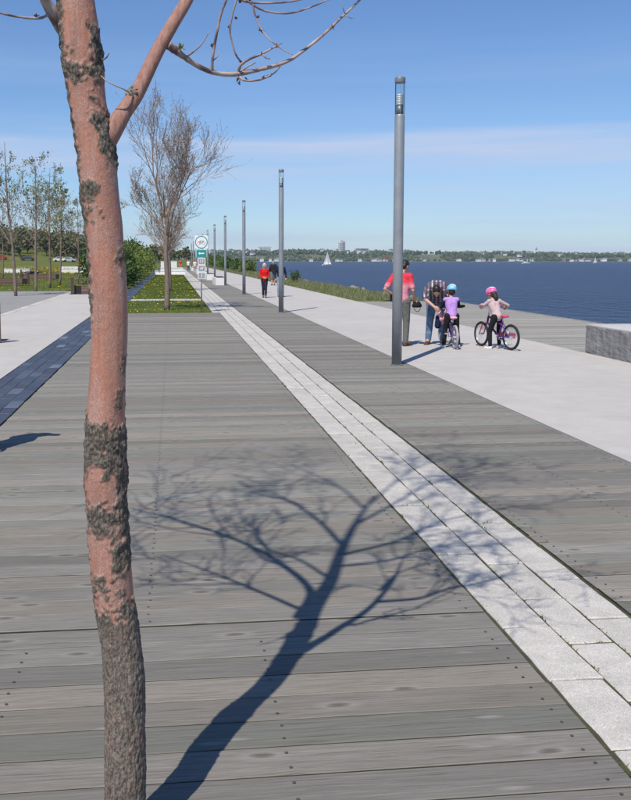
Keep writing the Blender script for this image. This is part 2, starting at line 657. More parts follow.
def trunk_bark():
    t = NT('trunk_bark')
    P = t.coord()
    at = t.n('ShaderNodeAttribute')
    at.attribute_name = 'rough'
    rough = at.outputs['Fac']
    streak = t.noise(t.mapping(P, (48, 48, 4.0)), 1.0, 7, 0.7)
    blot = t.noise(t.mapping(P, (13, 13, 6)), 1.0, 5, 0.6)
    red = t.ramp(streak, [(0.28, (0.22, 0.125, 0.10)), (0.42, (0.33, 0.165, 0.125)), (0.52, (0.40, 0.175, 0.12)), (0.62, (0.37, 0.23, 0.19)), (0.78, (0.44, 0.32, 0.275))])
    red = t.mix(t.ramp(blot, [(0.45, 0.0), (0.72, 0.7)]), red, (0.33, 0.215, 0.185))
    orange = t.noise(t.mapping(P, (20, 20, 5), (4, 2, 1)), 1.0, 4, 0.6)
    red = t.mix(t.ramp(orange, [(0.56, 0.0), (0.7, 0.55)]), red, (0.44, 0.155, 0.08))
    lent = t.voronoi(t.mapping(P, (210, 210, 270)), 1.0)
    lm = t.math('MULTIPLY', t.ramp(lent, [(0.16, 0.95), (0.40, 0.0)]), t.ramp(blot, [(0.35, 0.25), (0.6, 1.0)]))
    red = t.mix(lm, red, (0.50, 0.40, 0.355))
    lent2 = t.voronoi(t.mapping(P, (110, 110, 120), (7, 3, 2)), 1.0)
    red = t.mix(t.ramp(lent2, [(0.08, 0.6), (0.24, 0.0)]), red, (0.15, 0.085, 0.065))
    cr = t.noise(t.mapping(P, (130, 130, 75)), 1.0, 7, 0.75)
    cr2 = t.voronoi(t.mapping(P, (150, 150, 80)), 1.0)
    gre = t.ramp(cr, [(0.34, (0.05, 0.042, 0.034)), (0.48, (0.17, 0.145, 0.12)), (0.58, (0.28, 0.245, 0.205)), (0.70, (0.46, 0.42, 0.365))])
    gre = t.mix(t.ramp(blot, [(0.55, 0.0), (0.8, 0.5)]), gre, (0.20, 0.185, 0.14))
    gre = t.mix(t.ramp(cr2, [(0.45, 0.0), (0.75, 0.6)]), gre, (0.05, 0.042, 0.034))
    sz = t.n('ShaderNodeSeparateXYZ'); t.set(sz.inputs[0], P)
    low = t.ramp(t.math('ADD', sz.outputs[2], t.math('MULTIPLY', blot, 0.1)), [(0.70, 1.0), (0.78, 0.0)])
    fis = t.noise(t.mapping(P, (150, 150, 34)), 1.0, 7, 0.72)
    lowc = t.ramp(fis, [(0.33, (0.06, 0.047, 0.038)), (0.46, (0.19, 0.155, 0.13)), (0.58, (0.30, 0.255, 0.215)), (0.72, (0.42, 0.365, 0.315))])
    lowc = t.mix(t.ramp(t.noise(P, 16, 3), [(0.55, 0.0), (0.7, 0.5)]), lowc, (0.33, 0.215, 0.16))
    gre = t.mix(low, gre, lowc)
    c = t.mix(rough, red, gre)
    h = t.math('MULTIPLY', t.math('SUBTRACT', cr, t.math('MULTIPLY', cr2, 0.5)), t.math('ADD', t.math('MULTIPLY', rough, 1.0), 0.10))
    t.bump(h, 0.9, 0.012)
    return t.out(c, t.ramp(rough, [(0, 0.5), (1, 0.92)]), 0, 0.35)


MATS['trunk_bark'] = trunk_bark()

MATS['pole'] = plain('pole_grey_paint', (0.25, 0.27, 0.29), 0.45, 0.2, 0.10, 6, 0.5)
MATS['pole_cap'] = plain('pole_cap_paint', (0.20, 0.215, 0.23), 0.45, 0.3, 0.1, 6)
MATS['louvre'] = plain('lamp_louvre', (0.84, 0.85, 0.82), 0.35, 0.2, 0.05)
MATS['white_paint'] = plain('white_paint', (0.78, 0.78, 0.77), 0.55, 0, 0.05)
MATS['white_concrete'] = plain('white_concrete', (0.72, 0.72, 0.71), 0.8, 0, 0.06, 3)
MATS['sign_green'] = plain('sign_green', (0.008, 0.29, 0.27), 0.4, 0, 0.04)
MATS['sign_grey'] = plain('sign_grey', (0.30, 0.315, 0.33), 0.5, 0, 0.05)
MATS['sign_dim'] = plain('sign_dark_grey', (0.33, 0.30, 0.34), 0.5, 0, 0.05)
MATS['post_metal'] = plain('galvanised_post', (0.42, 0.43, 0.44), 0.4, 0.6, 0.1)
MATS['dark_steel'] = plain('dark_steel', (0.035, 0.033, 0.034), 0.5, 0.5, 0.15)
MATS['dark_post'] = plain('dark_brown_post', (0.075, 0.05, 0.042), 0.6, 0.1, 0.15)
MATS['rock'] = bark('shore_rock', (0.16, 0.15, 0.14), (0.34, 0.32, 0.30), (2, 2, 2))


def glass():
    t = NT('lamp_glass')
    t.t.nodes.remove(t.b)
    tr = t.n('ShaderNodeBsdfTransparent')
    tr.inputs[0].default_value = (0.90, 0.94, 0.95, 1)
    gl = t.n('ShaderNodeBsdfGlossy')
    gl.inputs['Roughness'].default_value = 0.05
    fr = t.n('ShaderNodeLayerWeight')
    fr.inputs[0].default_value = 0.12
    mx = t.n('ShaderNodeMixShader')
    t.t.links.new(fr.outputs[0], mx.inputs[0]); t.t.links.new(tr.outputs[0], mx.inputs[1]); t.t.links.new(gl.outputs[0], mx.inputs[2])
    t.t.links.new(mx.outputs[0], t.t.nodes['Material Output'].inputs[0])
    return t.m


MATS['glass'] = glass()


def water():
    t = NT('river_water')
    P = t.coord()
    n1 = t.noise(t.mapping(P, (1.0, 0.55, 1)), 0.5, 5, 0.62)
    n2 = t.noise(t.mapping(P, (1, 0.35, 1)), 0.03, 4, 0.6)
    n3 = t.noise(t.mapping(P, (0.35, 2.2, 1)), 0.012, 4, 0.6)
    c = t.ramp(n2, [(0.35, (0.008, 0.017, 0.058)), (0.65, (0.014, 0.028, 0.082))])
    c = t.mix(t.ramp(n3, [(0.45, 0.0), (0.7, 0.55)]), c, (0.014, 0.026, 0.066))
    x = t.n('ShaderNodeBump')
    x.inputs['Strength'].default_value = 1.0
    x.inputs['Distance'].default_value = 2.2
    t.set(x.inputs['Height'], t.math('ADD', n1, t.math('MULTIPLY', t.noise(t.mapping(P, (1.0, 0.6, 1)), 1.6, 3), 0.35)))
    t.t.links.new(x.outputs[0], t.b.inputs['Normal'])
    return t.out(c, 0.30, 0, 0.15)


MATS['water'] = water()

MATS['rough_knot'] = bark('rough_knot_bark', (0.05, 0.042, 0.034), (0.34, 0.30, 0.26), (150, 150, 150))

# ================================================================== THE SETTING
rng = random.Random(11)
WATER_Z = -3.2
XL0, XL1 = -1.82, 1.542            # centre deck
XS = (1.55, 1.79, 2.01, 2.23)     # rows of the pale stone strip
XR0, XR1 = 2.242, 3.92             # narrow deck with the lamp posts
PITCH_B = 0.187                   # board spacing


def hill_left(x, y):
    a = max(0.0, min(1.0, (y - 215) / 150.0))
    a = a * a * (3 - 2 * a)
    b = max(0.0, min(1.0, (-x - 5) / 90.0))
    return a * (1.0 + 9.5 * b)


mb = MB()                         # land: one sheet under everything, rising to the wooded hill
xs = [-900, -600, -420, -320, -260, -210, -170, -140, -115, -95, -80, -65, -52, -40, -30, -20, -12, -5.6, 0, 4, 8, 10.2, 12.2, 14.4]
ys = [-60, 0, 40, 80, 120, 160, 200, 220, 240, 260, 280, 300, 320, 340, 360, 380, 420, 500, 700, 1000, 1500]
for y in ys:
    for x in xs:
        z = -0.10 + hill_left(x, y)
        if x > 10.5: z = -1.6 if x < 13 else -3.9
        mb.v.append((x, y, z))
nx = len(xs)
for j in range(len(ys) - 1):
    for i in range(nx - 1):
        mb.face((j * nx + i, j * nx + i + 1, (j + 1) * nx + i + 1, (j + 1) * nx + i))
tag(mb.build('ground', MATS['grass_ground'], smooth=True), kind='structure')

mb = MB()
mb.v = [(-1200, -60, WATER_Z), (3400, -60, WATER_Z), (3400, 2500, WATER_Z), (-1200, 2500, WATER_Z)]
mb.face((0, 1, 2, 3))
tag(mb.build('river', MATS['water']), kind='structure')


def base_sheet(name, x0, x1, y0, y1, z0, z1, mat):
    m = MB()
    m.box(x0, x1, y0, y1, z0, z1)
    return tag(m.build(name, mat), kind='structure')


# --- decks of cross boards ----------------------------------------------------
plank_variants = {}


def plank_mesh(w, key, mat):
    r_ = random.Random(key * 7 + int(w * 100))
    m = MB()
    hw = PITCH_B / 2 - r_.uniform(0.0030, 0.0056)
    m.slab(-w / 2, w / 2, -hw, hw, -0.042, 0.0, 0.0035, 0.0016, r_, nx=6, ny=1)
    m.mi = [1] * 14 + [0] * (len(m.f) - 14)          # gap darkness is put into the colour of the sawn sides, chamfer and face are weathered
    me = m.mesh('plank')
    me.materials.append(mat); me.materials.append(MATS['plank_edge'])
    return me


def deck(name, x0, x1, y0, y1, n_parts, mat, skip_break=None):
    base = base_sheet(name, x0, x1, y0, y1, -0.095, -0.05, MATS['gap'])
    w = x1 - x0 - 0.012
    var = [plank_mesh(w, k, mat) for k in range(8)]
    n = int((y1 - y0) / PITCH_B)
    rest = MB()
    for i in range(n):
        y = y0 + (i + 0.5) * PITCH_B
        if skip_break and y > skip_break: y += 0.010      # open joint between two deck panels
        z = rng.uniform(-0.0022, 0.0008)
        if i < n_parts:
            o = link_mesh('plank', var[rng.randrange(8)], None, base, ((x0 + x1) / 2 + rng.uniform(-0.005, 0.005), y, z), (0, rng.uniform(-0.0006, 0.0006), rng.uniform(-0.0006, 0.0006) + (math.pi if rng.random() < 0.5 else 0)))
        else:
            rest.slab(x0, x1, y - PITCH_B / 2 + 0.003, y + PITCH_B / 2 - 0.003, -0.042, z, 0.004)
    if rest.v:
        tag(rest.build('far_planks', mat, base), kind='stuff')
    return base


JOINT_Y = 4.21
centre = deck('boardwalk', XL0, XL1, JOINT_Y - 24 * PITCH_B, 29.75, 200, MATS['plank'], JOINT_Y)
lamp_deck = deck('lamp_boardwalk', XR0, XR1, 3.9 - 21 * PITCH_B, 200.0, 180, MATS['plank'])


def screws(parent, xcols, y0, y1, phase):
    m = MB()
    n = int((y1 - y0) / PITCH_B)
    for i in range(n):
        yc = y0 + (i + 0.5) * PITCH_B + phase
        for x in xcols:
            for d in (-0.048, 0.046):
                xx, yy = x + rng.uniform(-0.007, 0.007), yc + d + rng.uniform(-0.005, 0.005)
                b = len(m.v)
                for k in range(8):
                    a = k * math.pi / 4
                    m.v.append((xx + 0.0068 * math.cos(a), yy + 0.0068 * math.sin(a), 0.0022))
                m.face(range(b, b + 8))
    return tag(m.build('screws', MATS['screw'], parent), kind='stuff')


screws(centre, (-0.67, 0.39, 1.45, -1.72), JOINT_Y - 24 * PITCH_B, JOINT_Y, 0)
screws(centre, (-0.13, 1.46), JOINT_Y, 29.7, 0.01)
screws(lamp_deck, (XR0 + 0.07, XR0 + 0.83, XR1 - 0.07), 3.9 - 21 * PITCH_B, 34, 0)

# --- pale stone strip -----------------------------------------------------------
strip = base_sheet('stone_strip', XS[0] - 0.015, XS[3] + 0.015, -0.5, 200.0, -0.095, -0.010, MATS['soil'])
PL = 0.54
pv = {}
for row in range(3):
    for k in range(4):
        r_ = random.Random(row * 10 + k)
        m = MB()
        hw = (XS[row + 1] - XS[row]) / 2 - r_.uniform(0.004, 0.007)
        m.slab(-hw, hw, -PL / 2 + r_.uniform(0.003, 0.009), PL / 2 - r_.uniform(0.003, 0.009), -0.07, 0.0, 0.006, 0.003, r_, nx=3, ny=5)
        me = m.mesh('paver')
        me.materials.append(MATS['granite_paver'])
        pv[row, k] = me
far_pv = MB()
for row in range(3):
    y = 2.3 + (0.36, 0.16, 0.43)[row] - 5 * PL
    i = 0
    while y < 198:
        xc = (XS[row] + XS[row + 1]) / 2
        if i < 71:
            link_mesh('paver', pv[row, rng.randrange(4)], None, strip, (xc, y, rng.uniform(-0.005, 0.001)), (rng.uniform(-0.004, 0.004), rng.uniform(-0.008, 0.008), rng.choice((0, math.pi)) + rng.uniform(-0.004, 0.004)))
        else:
            hw = (XS[row + 1] - XS[row]) / 2 - 0.006
            far_pv.slab(xc - hw, xc + hw, y - PL / 2 + 0.006, y + PL / 2 - 0.006, -0.07, rng.uniform(-0.004, 0.001), 0.006)
        y += PL
        i += 1
tag(far_pv.build('far_pavers', MATS['granite_paver'], strip), kind='stuff')
weeds = MB()                      # small weeds and moss in the joints
r_ = random.Random(5)
for n in range(170):
    row_x = r_.choice((XS[0], XS[1], XS[1], XS[2], XS[2], XS[3], None))
    y = 2.5 + 11 * r_.random() ** 1.6
    if row_x is None:
        row = r_.randrange(3)
        k = round((y - 2.3 - (0.36, 0.16, 0.43)[row]) / PL - 0.5)
        y = 2.3 + (0.36, 0.16, 0.43)[row] + (k + 0.5) * PL
        row_x = r_.uniform(XS[row] + 0.03, XS[row + 1] - 0.03)
        along = True
    else:
        along = False
    for q in range(r_.choice((4, 6, 8, 14))):
        px = row_x + (r_.gauss(0, 0.03) if along else r_.gauss(0, 0.004))
        py = y + (r_.gauss(0, 0.004) if along else r_.gauss(0, 0.035))
        d = Vector((r_.gauss(0, 0.6), r_.gauss(0, 0.6), r_.uniform(0.2, 0.8))).normalized()
        weeds.leaf((px, py, -0.012), d, d.cross(Vector((0.3, 0.2, 1))).normalized(), r_.uniform(0.012, 0.03), r_.uniform(0.002, 0.004))
tag(weeds.build('joint_weeds', MATS['blade'], strip), kind='stuff')

# --- concrete promenade and left path -----------------------------------------
promenade = base_sheet('promenade', XR1 + 0.012, 7.70, -3, 330, -0.09, 0.002, MATS['concrete'])
left_path = base_sheet('left_path', -5.25, -2.53, -3, 46.4, -0.09, 0.001, MATS['concrete'])
plaza = base_sheet('plaza', -60, -5.53, -3, 51.0, -0.095, -0.004, MATS['asphalt'])
band = base_sheet('paver_band', -5.52, -5.26, -0.5, 50.0, -0.09, -0.012, MATS['soil'])
m0 = MB()
m0.slab(-0.122, 0.122, -0.195, 0.195, -0.05, 0.0, 0.005)
me0 = m0.mesh('paver'); me0.materials.append(MATS['band_paver'])
for i in range(125):
    link_mesh('paver', me0, None, band, (-5.39, 0.2 + i * 0.4, rng.uniform(-0.003, 0.003)))

# --- dark slate strip -----------------------------------------------------------
slate = base_sheet('slate_strip', -2.52, -1.835, -0.5, 200, -0.09, -0.010, MATS['soil'])
sl = []
for k in range(4):
    r_ = random.Random(k + 90)
    m = MB()
    m.slab(-0.083, 0.083, -0.215, 0.215, -0.05, 0.0, 0.004, 0.002, r_, 2, 3)
    me = m.mesh('paver'); me.materials.append(MATS['slate_paver'])
    sl.append(me)
far_sl = MB()
for row in range(4):
    for i in range(460):
        y = -0.32 + i * 0.436 + (row * 0.17) % 0.436
        x = -2.52 + 0.171 * (row + 0.5)
        z = rng.uniform(-0.004, 0.002)
        if i < 74: link_mesh('paver', sl[rng.randrange(4)], None, slate, (x, y, z), (rng.uniform(-0.006, 0.006), rng.uniform(-0.01, 0.01), 0))
        elif y < 199: far_sl.slab(x - 0.083, x + 0.083, y - 0.215, y + 0.215, -0.05, z, 0.004)
tag(far_sl.build('far_pavers', MATS['slate_paver'], slate), kind='stuff')

# --- median lawns with a concrete cross path -------------------------------------
LX0, LX1 = -1.80, 1.30
lawns = [('lawn', 29.85, 38.6), ('lawn', 40.2, 104.0)]
for nm, y0, y1 in lawns:
    base_sheet(nm, LX0, LX1, y0, y1, -0.09, -0.005, MATS['grass_ground'])
base_sheet('cross_path', LX0, LX1, 38.62, 40.18, -0.09, 0.0, MATS['concrete'])
base_sheet('far_cross_path', LX0, LX1, 104.05, 110.5, -0.09, 0.0, MATS['concrete'])
base_sheet('far_lawn', LX0, LX1, 110.55, 199, -0.09, 0.0, MATS['grass_ground'])
base_sheet('kerb', 1.315, 1.532, 29.77, 199, -0.09, 0.004, MATS['concrete'])


def grass_field(name, rects, n, hmin, hmax, w, mat, seed, zf=None):
    r = random.Random(seed)
    m = MB()
    tot = sum((x1 - x0) * (y1 - y0) for x0, x1, y0, y1 in rects)
    for x0, x1, y0, y1 in rects:
        k = int(n * (x1 - x0) * (y1 - y0) / tot)
        for _ in range(k):
            x, y = r.uniform(x0, x1), r.uniform(y0, y1)
            z = zf(x, y) if zf else -0.01
            h = r.uniform(hmin, hmax) * (0.7 + 0.6 * noise.noise((x * 0.8, y * 0.8, seed)))
            lean = Vector((r.gauss(0, 0.35), r.gauss(0, 0.35), 1)).normalized() * h
            a = r.uniform(0, math.pi)
            s_ = Vector((math.cos(a), math.sin(a), 0)) * w
            b = len(m.v)
            p = Vector((x, y, z))
            m.v += [tuple(p - s_), tuple(p + s_), tuple(p + lean)]
            m.face((b, b + 1, b + 2))
    return tag(m.build(name, mat), kind='stuff')


def dandelions(name, rects, n, seed, size=0.028, z=0.06):
    r = random.Random(seed)
    m = MB()
    for x0, x1, y0, y1 in rects:
        placed = 0
        tries = 0
        while placed < n and tries < n * 8:
            tries += 1
            x, y = r.uniform(x0, x1), r.uniform(y0, y1)
            if noise.noise((x * 0.7, y * 0.45, seed * 1.7)) + r.gauss(0, 0.25) < 0.05: continue
            placed += 1
            b = len(m.v)
            zz_ = z * r.uniform(0.5, 1.2)
            tx, ty = r.gauss(0, 0.25), r.gauss(-0.15, 0.25)
            for k in range(6):
                a = k * math.pi / 3
                dx, dy = size * math.cos(a), size * math.sin(a)
                m.v.append((x + dx, y + dy, zz_ + dx * tx + dy * ty - 0.006))
            m.v.append((x, y, zz_ + 0.008))
            for k in range(6): m.face((b + k, b + (k + 1) % 6, b + 6))
    return tag(m.build(name, MATS['dandelion']), kind='stuff')


med = [(LX0, LX1, 29.86, 38.6), (LX0, LX1, 40.2, 104)]
tag(grass_field('lawn_grass', med, 60000, 0.035, 0.085, 0.009, MATS['blade'], 3), 'short green grass of the median lawn between the decks', 'grass')
tag(dandelions('lawn_dandelions', [(LX0, LX1, 29.86, 38.6)], 110, 4, 0.026), 'yellow dandelions scattered over the first median lawn', 'dandelions')
tag(dandelions('lawn_dandelions', [(LX0, LX1, 40.2, 104)], 560, 6, 0.032), 'yellow dandelions scattered over the longer median lawn beyond the cross path', 'dandelions')
fld = [(-30, -5.6, 51.1, 140), (-5.6, -2.6, 46.5, 110)]
tag(grass_field('field_grass', fld, 60000, 0.06, 0.14, 0.02, MATS['blade'], 8, lambda x, y: -0.11), 'rough green grass of the park field behind the benches', 'grass')
tag(dandelions('field_dandelions', [(-30, -2.6, 52, 100)], 800, 9, 0.045, 0.02), 'yellow dandelions among the benches of the park field', 'dandelions')
tag(dandelions('field_dandelions', [(-60, -6, 112, 215)], 5200, 10, 0.10, 0.05), 'dense yellow dandelion carpet on the far side of the park field', 'dandelions')

# --- river-side deck, its edge, rough bank, rocks -----------------------------------
dock = base_sheet('river_deck', 7.72, 11.60, -3, 37.0, -0.10, -0.05, MATS['gap'])
dk = MB()
yy = -3.0
while yy < 36.9:
    dk.slab(7.72, 11.60, yy + 0.003, yy + 0.184, -0.042, rng.uniform(-0.003, 0.002), 0.004)
    yy += 0.187
tag(dk.build('planks', MATS['dock_plank'], dock), kind='stuff')
m = MB()
m.box(11.61, 11.75, -3, 37.0, -0.6, 0.003)
m.box(11.3, 11.6, -3, 36.9, -4.0, -0.11)
m.build('edge_beam', MATS['dock_plank'], dock)


def bank_z(x, y):
    t_ = (x - 7.8) / 3.2
    return -0.1 + 0.16 * math.sin(max(0, min(1, t_)) * math.pi) - max(0, x - 10.4) * 0.75


m = MB()
bx = [7.705, 8.2, 8.8, 9.4, 10.0, 10.5, 11.0, 11.8, 12.8, 14.2]
by = [37.01 + i * 3 for i in range(99)]
for y in by:
    for x in bx:
        z = bank_z(x, y) + (0.06 * noise.noise((x * 1.3, y * 0.8, 2)) if 7.8 < x else 0)
        m.v.append((x, y, -0.012 if x < 7.8 else z))
k = len(bx)
for j in range(len(by) - 1):
    for i in range(k - 1):
        m.face((j * k + i, j * k + i + 1, (j + 1) * k + i + 1, (j + 1) * k + i))
tag(m.build('river_bank', MATS['grass_ground'], smooth=True), kind='structure')
tag(grass_field('bank_grass', [(7.8, 11.2, 37.1, 72)], 24000, 0.10, 0.36, 0.012, MATS['wild_grass'], 21, bank_z), 'tall pale wild grass on the river bank beside the promenade', 'grass')
tag(grass_field('bank_grass', [(7.8, 11.2, 72, 260)], 26000, 0.2, 0.5, 0.04, MATS['wild_grass'], 22, bank_z), 'wild grass on the distant river bank beyond the walkers', 'grass')
rk = MB()
r_ = random.Random(77)
for i in range(520):
    y = 37.6 + 140 * (i / 520.0) ** 1.5
    x = r_.uniform(10.3, 13.0)
    s_ = r_.uniform(0.10, 0.30)
    b = len(rk.v)
    M_ = Euler((r_.uniform(0, 6), r_.uniform(0, 6), r_.uniform(0, 6))).to_matrix()
    rk.ball((x, y, bank_z(x, y) + s_ * 0.25), (s_, s_ * r_.uniform(0.6, 0.9), s_ * r_.uniform(0.5, 0.8)), 7, 5, M_)
    for q in range(b, len(rk.v)):
        p = Vector(rk.v[q])
        rk.v[q] = tuple(p + Vector((noise.noise(p * 4), noise.noise(p * 4 + Vector((9, 0, 0))), noise.noise(p * 4 + Vector((0, 9, 0))))) * s_ * 0.35)
tag(rk.build('bank_rocks', MATS['rock']), 'grey boulders of the riprap along the river edge', 'rocks', kind='stuff')

# ================================================================== FAR SHORE
SH = 1800.0


def shore_y(x):
    return SH + (0 if x > 150 else (150 - x) * 1.3)


def far_z(x, d):
    h = 14.5 + 3.0 * noise.noise((x * 0.0016, 0.3, 0)) + 2.2 * noise.noise((x * 0.006, 2.3, 0))
    if x > 560: h -= min(4.0, (x - 560) / 160)
    a = max(0, min(1, (d - 18) / 75.0))
    a = a * a * (3 - 2 * a)
    return WATER_Z + 1.2 * min(1, d / 6.0) + h * a + max(0, d - 90) * 0.012


m = MB()
fx = [-420 + i * 22 for i in range(165)]
fd = [-3, 4, 14, 24, 36, 48, 60, 75, 95, 130, 190, 300, 480]
for x in fx:
    for d in fd: m.v.append((x, shore_y(x) + d, far_z(x, d) if d > 0 else WATER_Z - 1))
k = len(fd)
for j in range(len(fx) - 1):
    for i in range(k - 1): m.face((j * k + i, (j + 1) * k + i, (j + 1) * k + i + 1, j * k + i + 1))
tag(m.build('far_shore', plain('far_shore_ground', (0.11, 0.12, 0.065), 0.95, var=0.3, scale=0.02), smooth=True), kind='structure')

ICO = bmesh.new()
bmesh.ops.create_icosphere(ICO, subdivisions=1, radius=1.0)
ICO_V = [v.co.copy() for v in ICO.verts]
ICO.verts.index_update()
ICO_F = [tuple(v.index for v in f.verts) for f in ICO.faces]
ICO.free()
fw = MB()
r_ = random.Random(31)
for i in range(8600):
    x = r_.uniform(-380, 1900)
    d = r_.choice((r_.uniform(22, 90), r_.uniform(22, 90), r_.uniform(90, 330)))
    if noise.noise((x * 0.012, d * 0.03, 7)) < -0.22 + (0.18 if d > 90 else 0): continue
    if i % 16 == 0: d = r_.uniform(8, 24)
    s_ = r_.uniform(2.0, 4.0)
    hz = s_ * r_.uniform(0.8, 1.5)
    y = shore_y(x) + d
    b = len(fw.v)
    z = far_z(x, d) + hz * 0.6 + (1.5 if d > 60 else 0)
    for v in ICO_V:
        q = r_.uniform(0.7, 1.2)
        fw.v.append((x + v.x * s_ * q, y + v.y * s_ * q, z + v.z * hz * q))
    for f in ICO_F: fw.face([b + q for q in f])
tag(fw.build('far_wood', MATS['far_leaf']), 'band of trees covering the slope of the far shore', 'wood', kind='stuff')

hw_mats = [plain('house_wall_white', (0.74, 0.74, 0.72), 0.8, scale=0.3), plain('house_wall_cream', (0.60, 0.56, 0.48), 0.8, scale=0.3), plain('house_wall_grey', (0.42, 0.43, 0.44), 0.8, scale=0.3), plain('house_wall_brick', (0.30, 0.17, 0.13), 0.8, scale=0.3)]
hr_mats = [plain('house_roof_grey', (0.20, 0.20, 0.21), 0.8, scale=0.3), plain('house_roof_red', (0.22, 0.11, 0.09), 0.8, scale=0.3), plain('house_roof_dark', (0.09, 0.09, 0.10), 0.8, scale=0.3)]


def house_mesh(w, d, h, gable, mats):
    m = MB()
    m.box(-w / 2, w / 2, -d / 2, d / 2, -1.5, h)
    m.cur = 1
    b = len(m.v)
    e = 0.5
    for y in (-d / 2 - e, d / 2 + e):
        for x, z in ((-w / 2 - e, h + 0.02), (w / 2 + e, h + 0.02), (0, h + gable)): m.v.append((x, y, z))
    for q in ((0, 1, 2), (5, 4, 3), (0, 3, 4, 1), (1, 4, 5, 2), (2, 5, 3, 0)): m.face([b + i for i in q])
    m.cur = 2
    for k in range(3):
        x = -w / 2 + w * (k + 0.5) / 3
        m.box(x - 0.6, x + 0.6, -d / 2 - 0.06, -d / 2 - 0.01, h * 0.35, h * 0.75)
    me = m.mesh('house')
    for q in mats: me.materials.append(q)
    return me


WI = [0, 0, 1, 0, 2, 0, 0, 1, 0, 0, 3, 0, 1, 0]; RI = [0, 2, 0, 1, 0, 0, 2, 2, 0, 0, 0, 1, 0, 0]
WN = ('white', 'cream', 'grey', 'brick'); RN = ('grey', 'red', 'dark')
pane = plain('house_pane', (0.05, 0.06, 0.08), 0.2)
houses = [house_mesh(r_.uniform(6, 13), r_.uniform(5, 9), r_.uniform(2.8, 4.8), r_.uniform(1.2, 2.4), [hw_mats[WI[k]], hr_mats[RI[k]], pane]) for k in range(14)]
for i in range(96):
    x = 60 + i * 14.5 + r_.uniform(-30, 30)
    if noise.noise((x * 0.01, 0, 5)) < -0.12 and i % 3: continue
    d = r_.choice((r_.uniform(7, 16), r_.uniform(10, 34)))
    hk = r_.randrange(14)
    o = link_mesh('house', houses[hk], None, None, (x, shore_y(x) + d, far_z(x, d)), (0, 0, r_.uniform(-0.3, 0.3) + r_.choice((0, math.pi / 2))))
    tag(o, 'small %s house with a %s roof in the row along the far waterline' % (WN[WI[hk]], RN[RI[hk]]), 'house', 'houses along the far waterline')
for i in range(150):
    x = r_.uniform(-150, 1150)
    d = r_.uniform(85, 230) if r_.random() < 0.8 else r_.uniform(60, 90)
    if noise.noise((x * 0.006, 3, 5)) < -0.15: continue
    hk = r_.randrange(14)
    o = link_mesh('house', houses[hk], None, None, (x, shore_y(x) + d, far_z(x, d) + r_.uniform(1.8, 4.4)), (0, 0, r_.uniform(-0.6, 0.6)))
    tag(o, 'small %s house with a %s roof among trees on the far ridge' % (WN[WI[hk]], RN[RI[hk]]), 'house', 'houses on the far ridge')

# apartment tower on the ridge, made of two slabs with storey bands
t_ = empty('apartment_tower', (366, 1935, far_z(366, 135)))
tag(t_, 'tall pale apartment tower standing on the far ridge', 'building')
for (x0, x1, h_, mt) in ((-6, 0.2, 25, 0), (0.9, 7, 27, 2)):
    m = MB(); m.box(x0, x1, -6, 6, -2, h_); w_ = m.build('wall', hw_mats[mt], t_)
    for k in range(8):
        m = MB(); m.box(x0 + 0.5, x1 - 0.5, -6.12, -6.01, 1.6 + k * 2.9, 3.1 + k * 2.9); m.build('window_band', pane, w_)
m = MB(); m.box(-2, 3, -2, 3, 27.02, 29.4); m.build('plant_room', hw_mats[2], t_)
for px, hgt, lab in ((265, 11, 'broad white apartment block on the far ridge behind the walkers'), (362, 9, 'low dark apartment block on the ridge beside the far tower')):
    p_ = at_depth(px, 252, 1935)
    b_ = empty('apartment_block', (p_.x, 1935, far_z(p_.x, 135) + 2))
    tag(b_, lab, 'building')
    m = MB(); m.box(-13, 13, -6, 6, -2, hgt); w_ = m.build('wall', hw_mats[0 if hgt > 10 else 2], b_)
    for k in range(3):
        m = MB(); m.box(-12, 12, -6.12, -6.01, 1.4 + k * 2.8, 2.8 + k * 2.8); m.build('window_band', pane, w_)
    m = MB(); m.box(-13.4, 13.4, -6.4, 6.4, hgt + 0.01, hgt + 0.6); m.build('roof', hr_mats[0], b_)
# church with a steeple
p_ = at_depth(536, 252, 1900)
c_ = empty('church', (p_.x, 1900, far_z(p_.x, 100) + 1))
tag(c_, 'white church with a pointed steeple on the far ridge', 'church')
m = MB(); m.box(-5, 5, 0, 18, -2, 8); m.build('nave', hw_mats[0], c_)
m = MB(); m.box(-2, 2, -3.5, -0.05, -2, 11); m.build('tower', hw_mats[0], c_)
m = MB(); m.lathe([(2.6, 11.02), (0.1, 18)], 8, Matrix.Translation((0, -1.8, 0))); m.build('spire', hr_mats[0], c_)
# red harbour cranes by the water
for px, w_ in ((384.5, 9), (389.5, 6)):
    p_ = at_depth(px, 262, SH + 6)
    c_ = empty('harbour_crane', (p_.x, SH + 6, far_z(p_.x, 6)))
    tag(c_, 'larger red harbour crane at the far waterline' if w_ > 8 else 'smaller red harbour crane at the far waterline', 'crane')
    rm = plain('crane_red', (0.42, 0.10, 0.07), 0.6)
    for s_ in (-1, 1):
        m = MB(); m.tube([(s_ * w_ * 0.3, 0, -1), (s_ * w_ * 0.12, 0, w_)], 0.5, 6); m.build('leg', rm, c_)
    m = MB(); m.box(-w_ * 0.35, w_ * 0.35, -1, 1, w_ * 0.5, w_ * 0.62); m.build('platform', rm, c_)
    m = MB(); m.tube([(0, 0, w_ * 0.9), (w_ * 0.5, 0, w_ * 1.2)], 0.4, 6); m.build('boom', rm, c_)

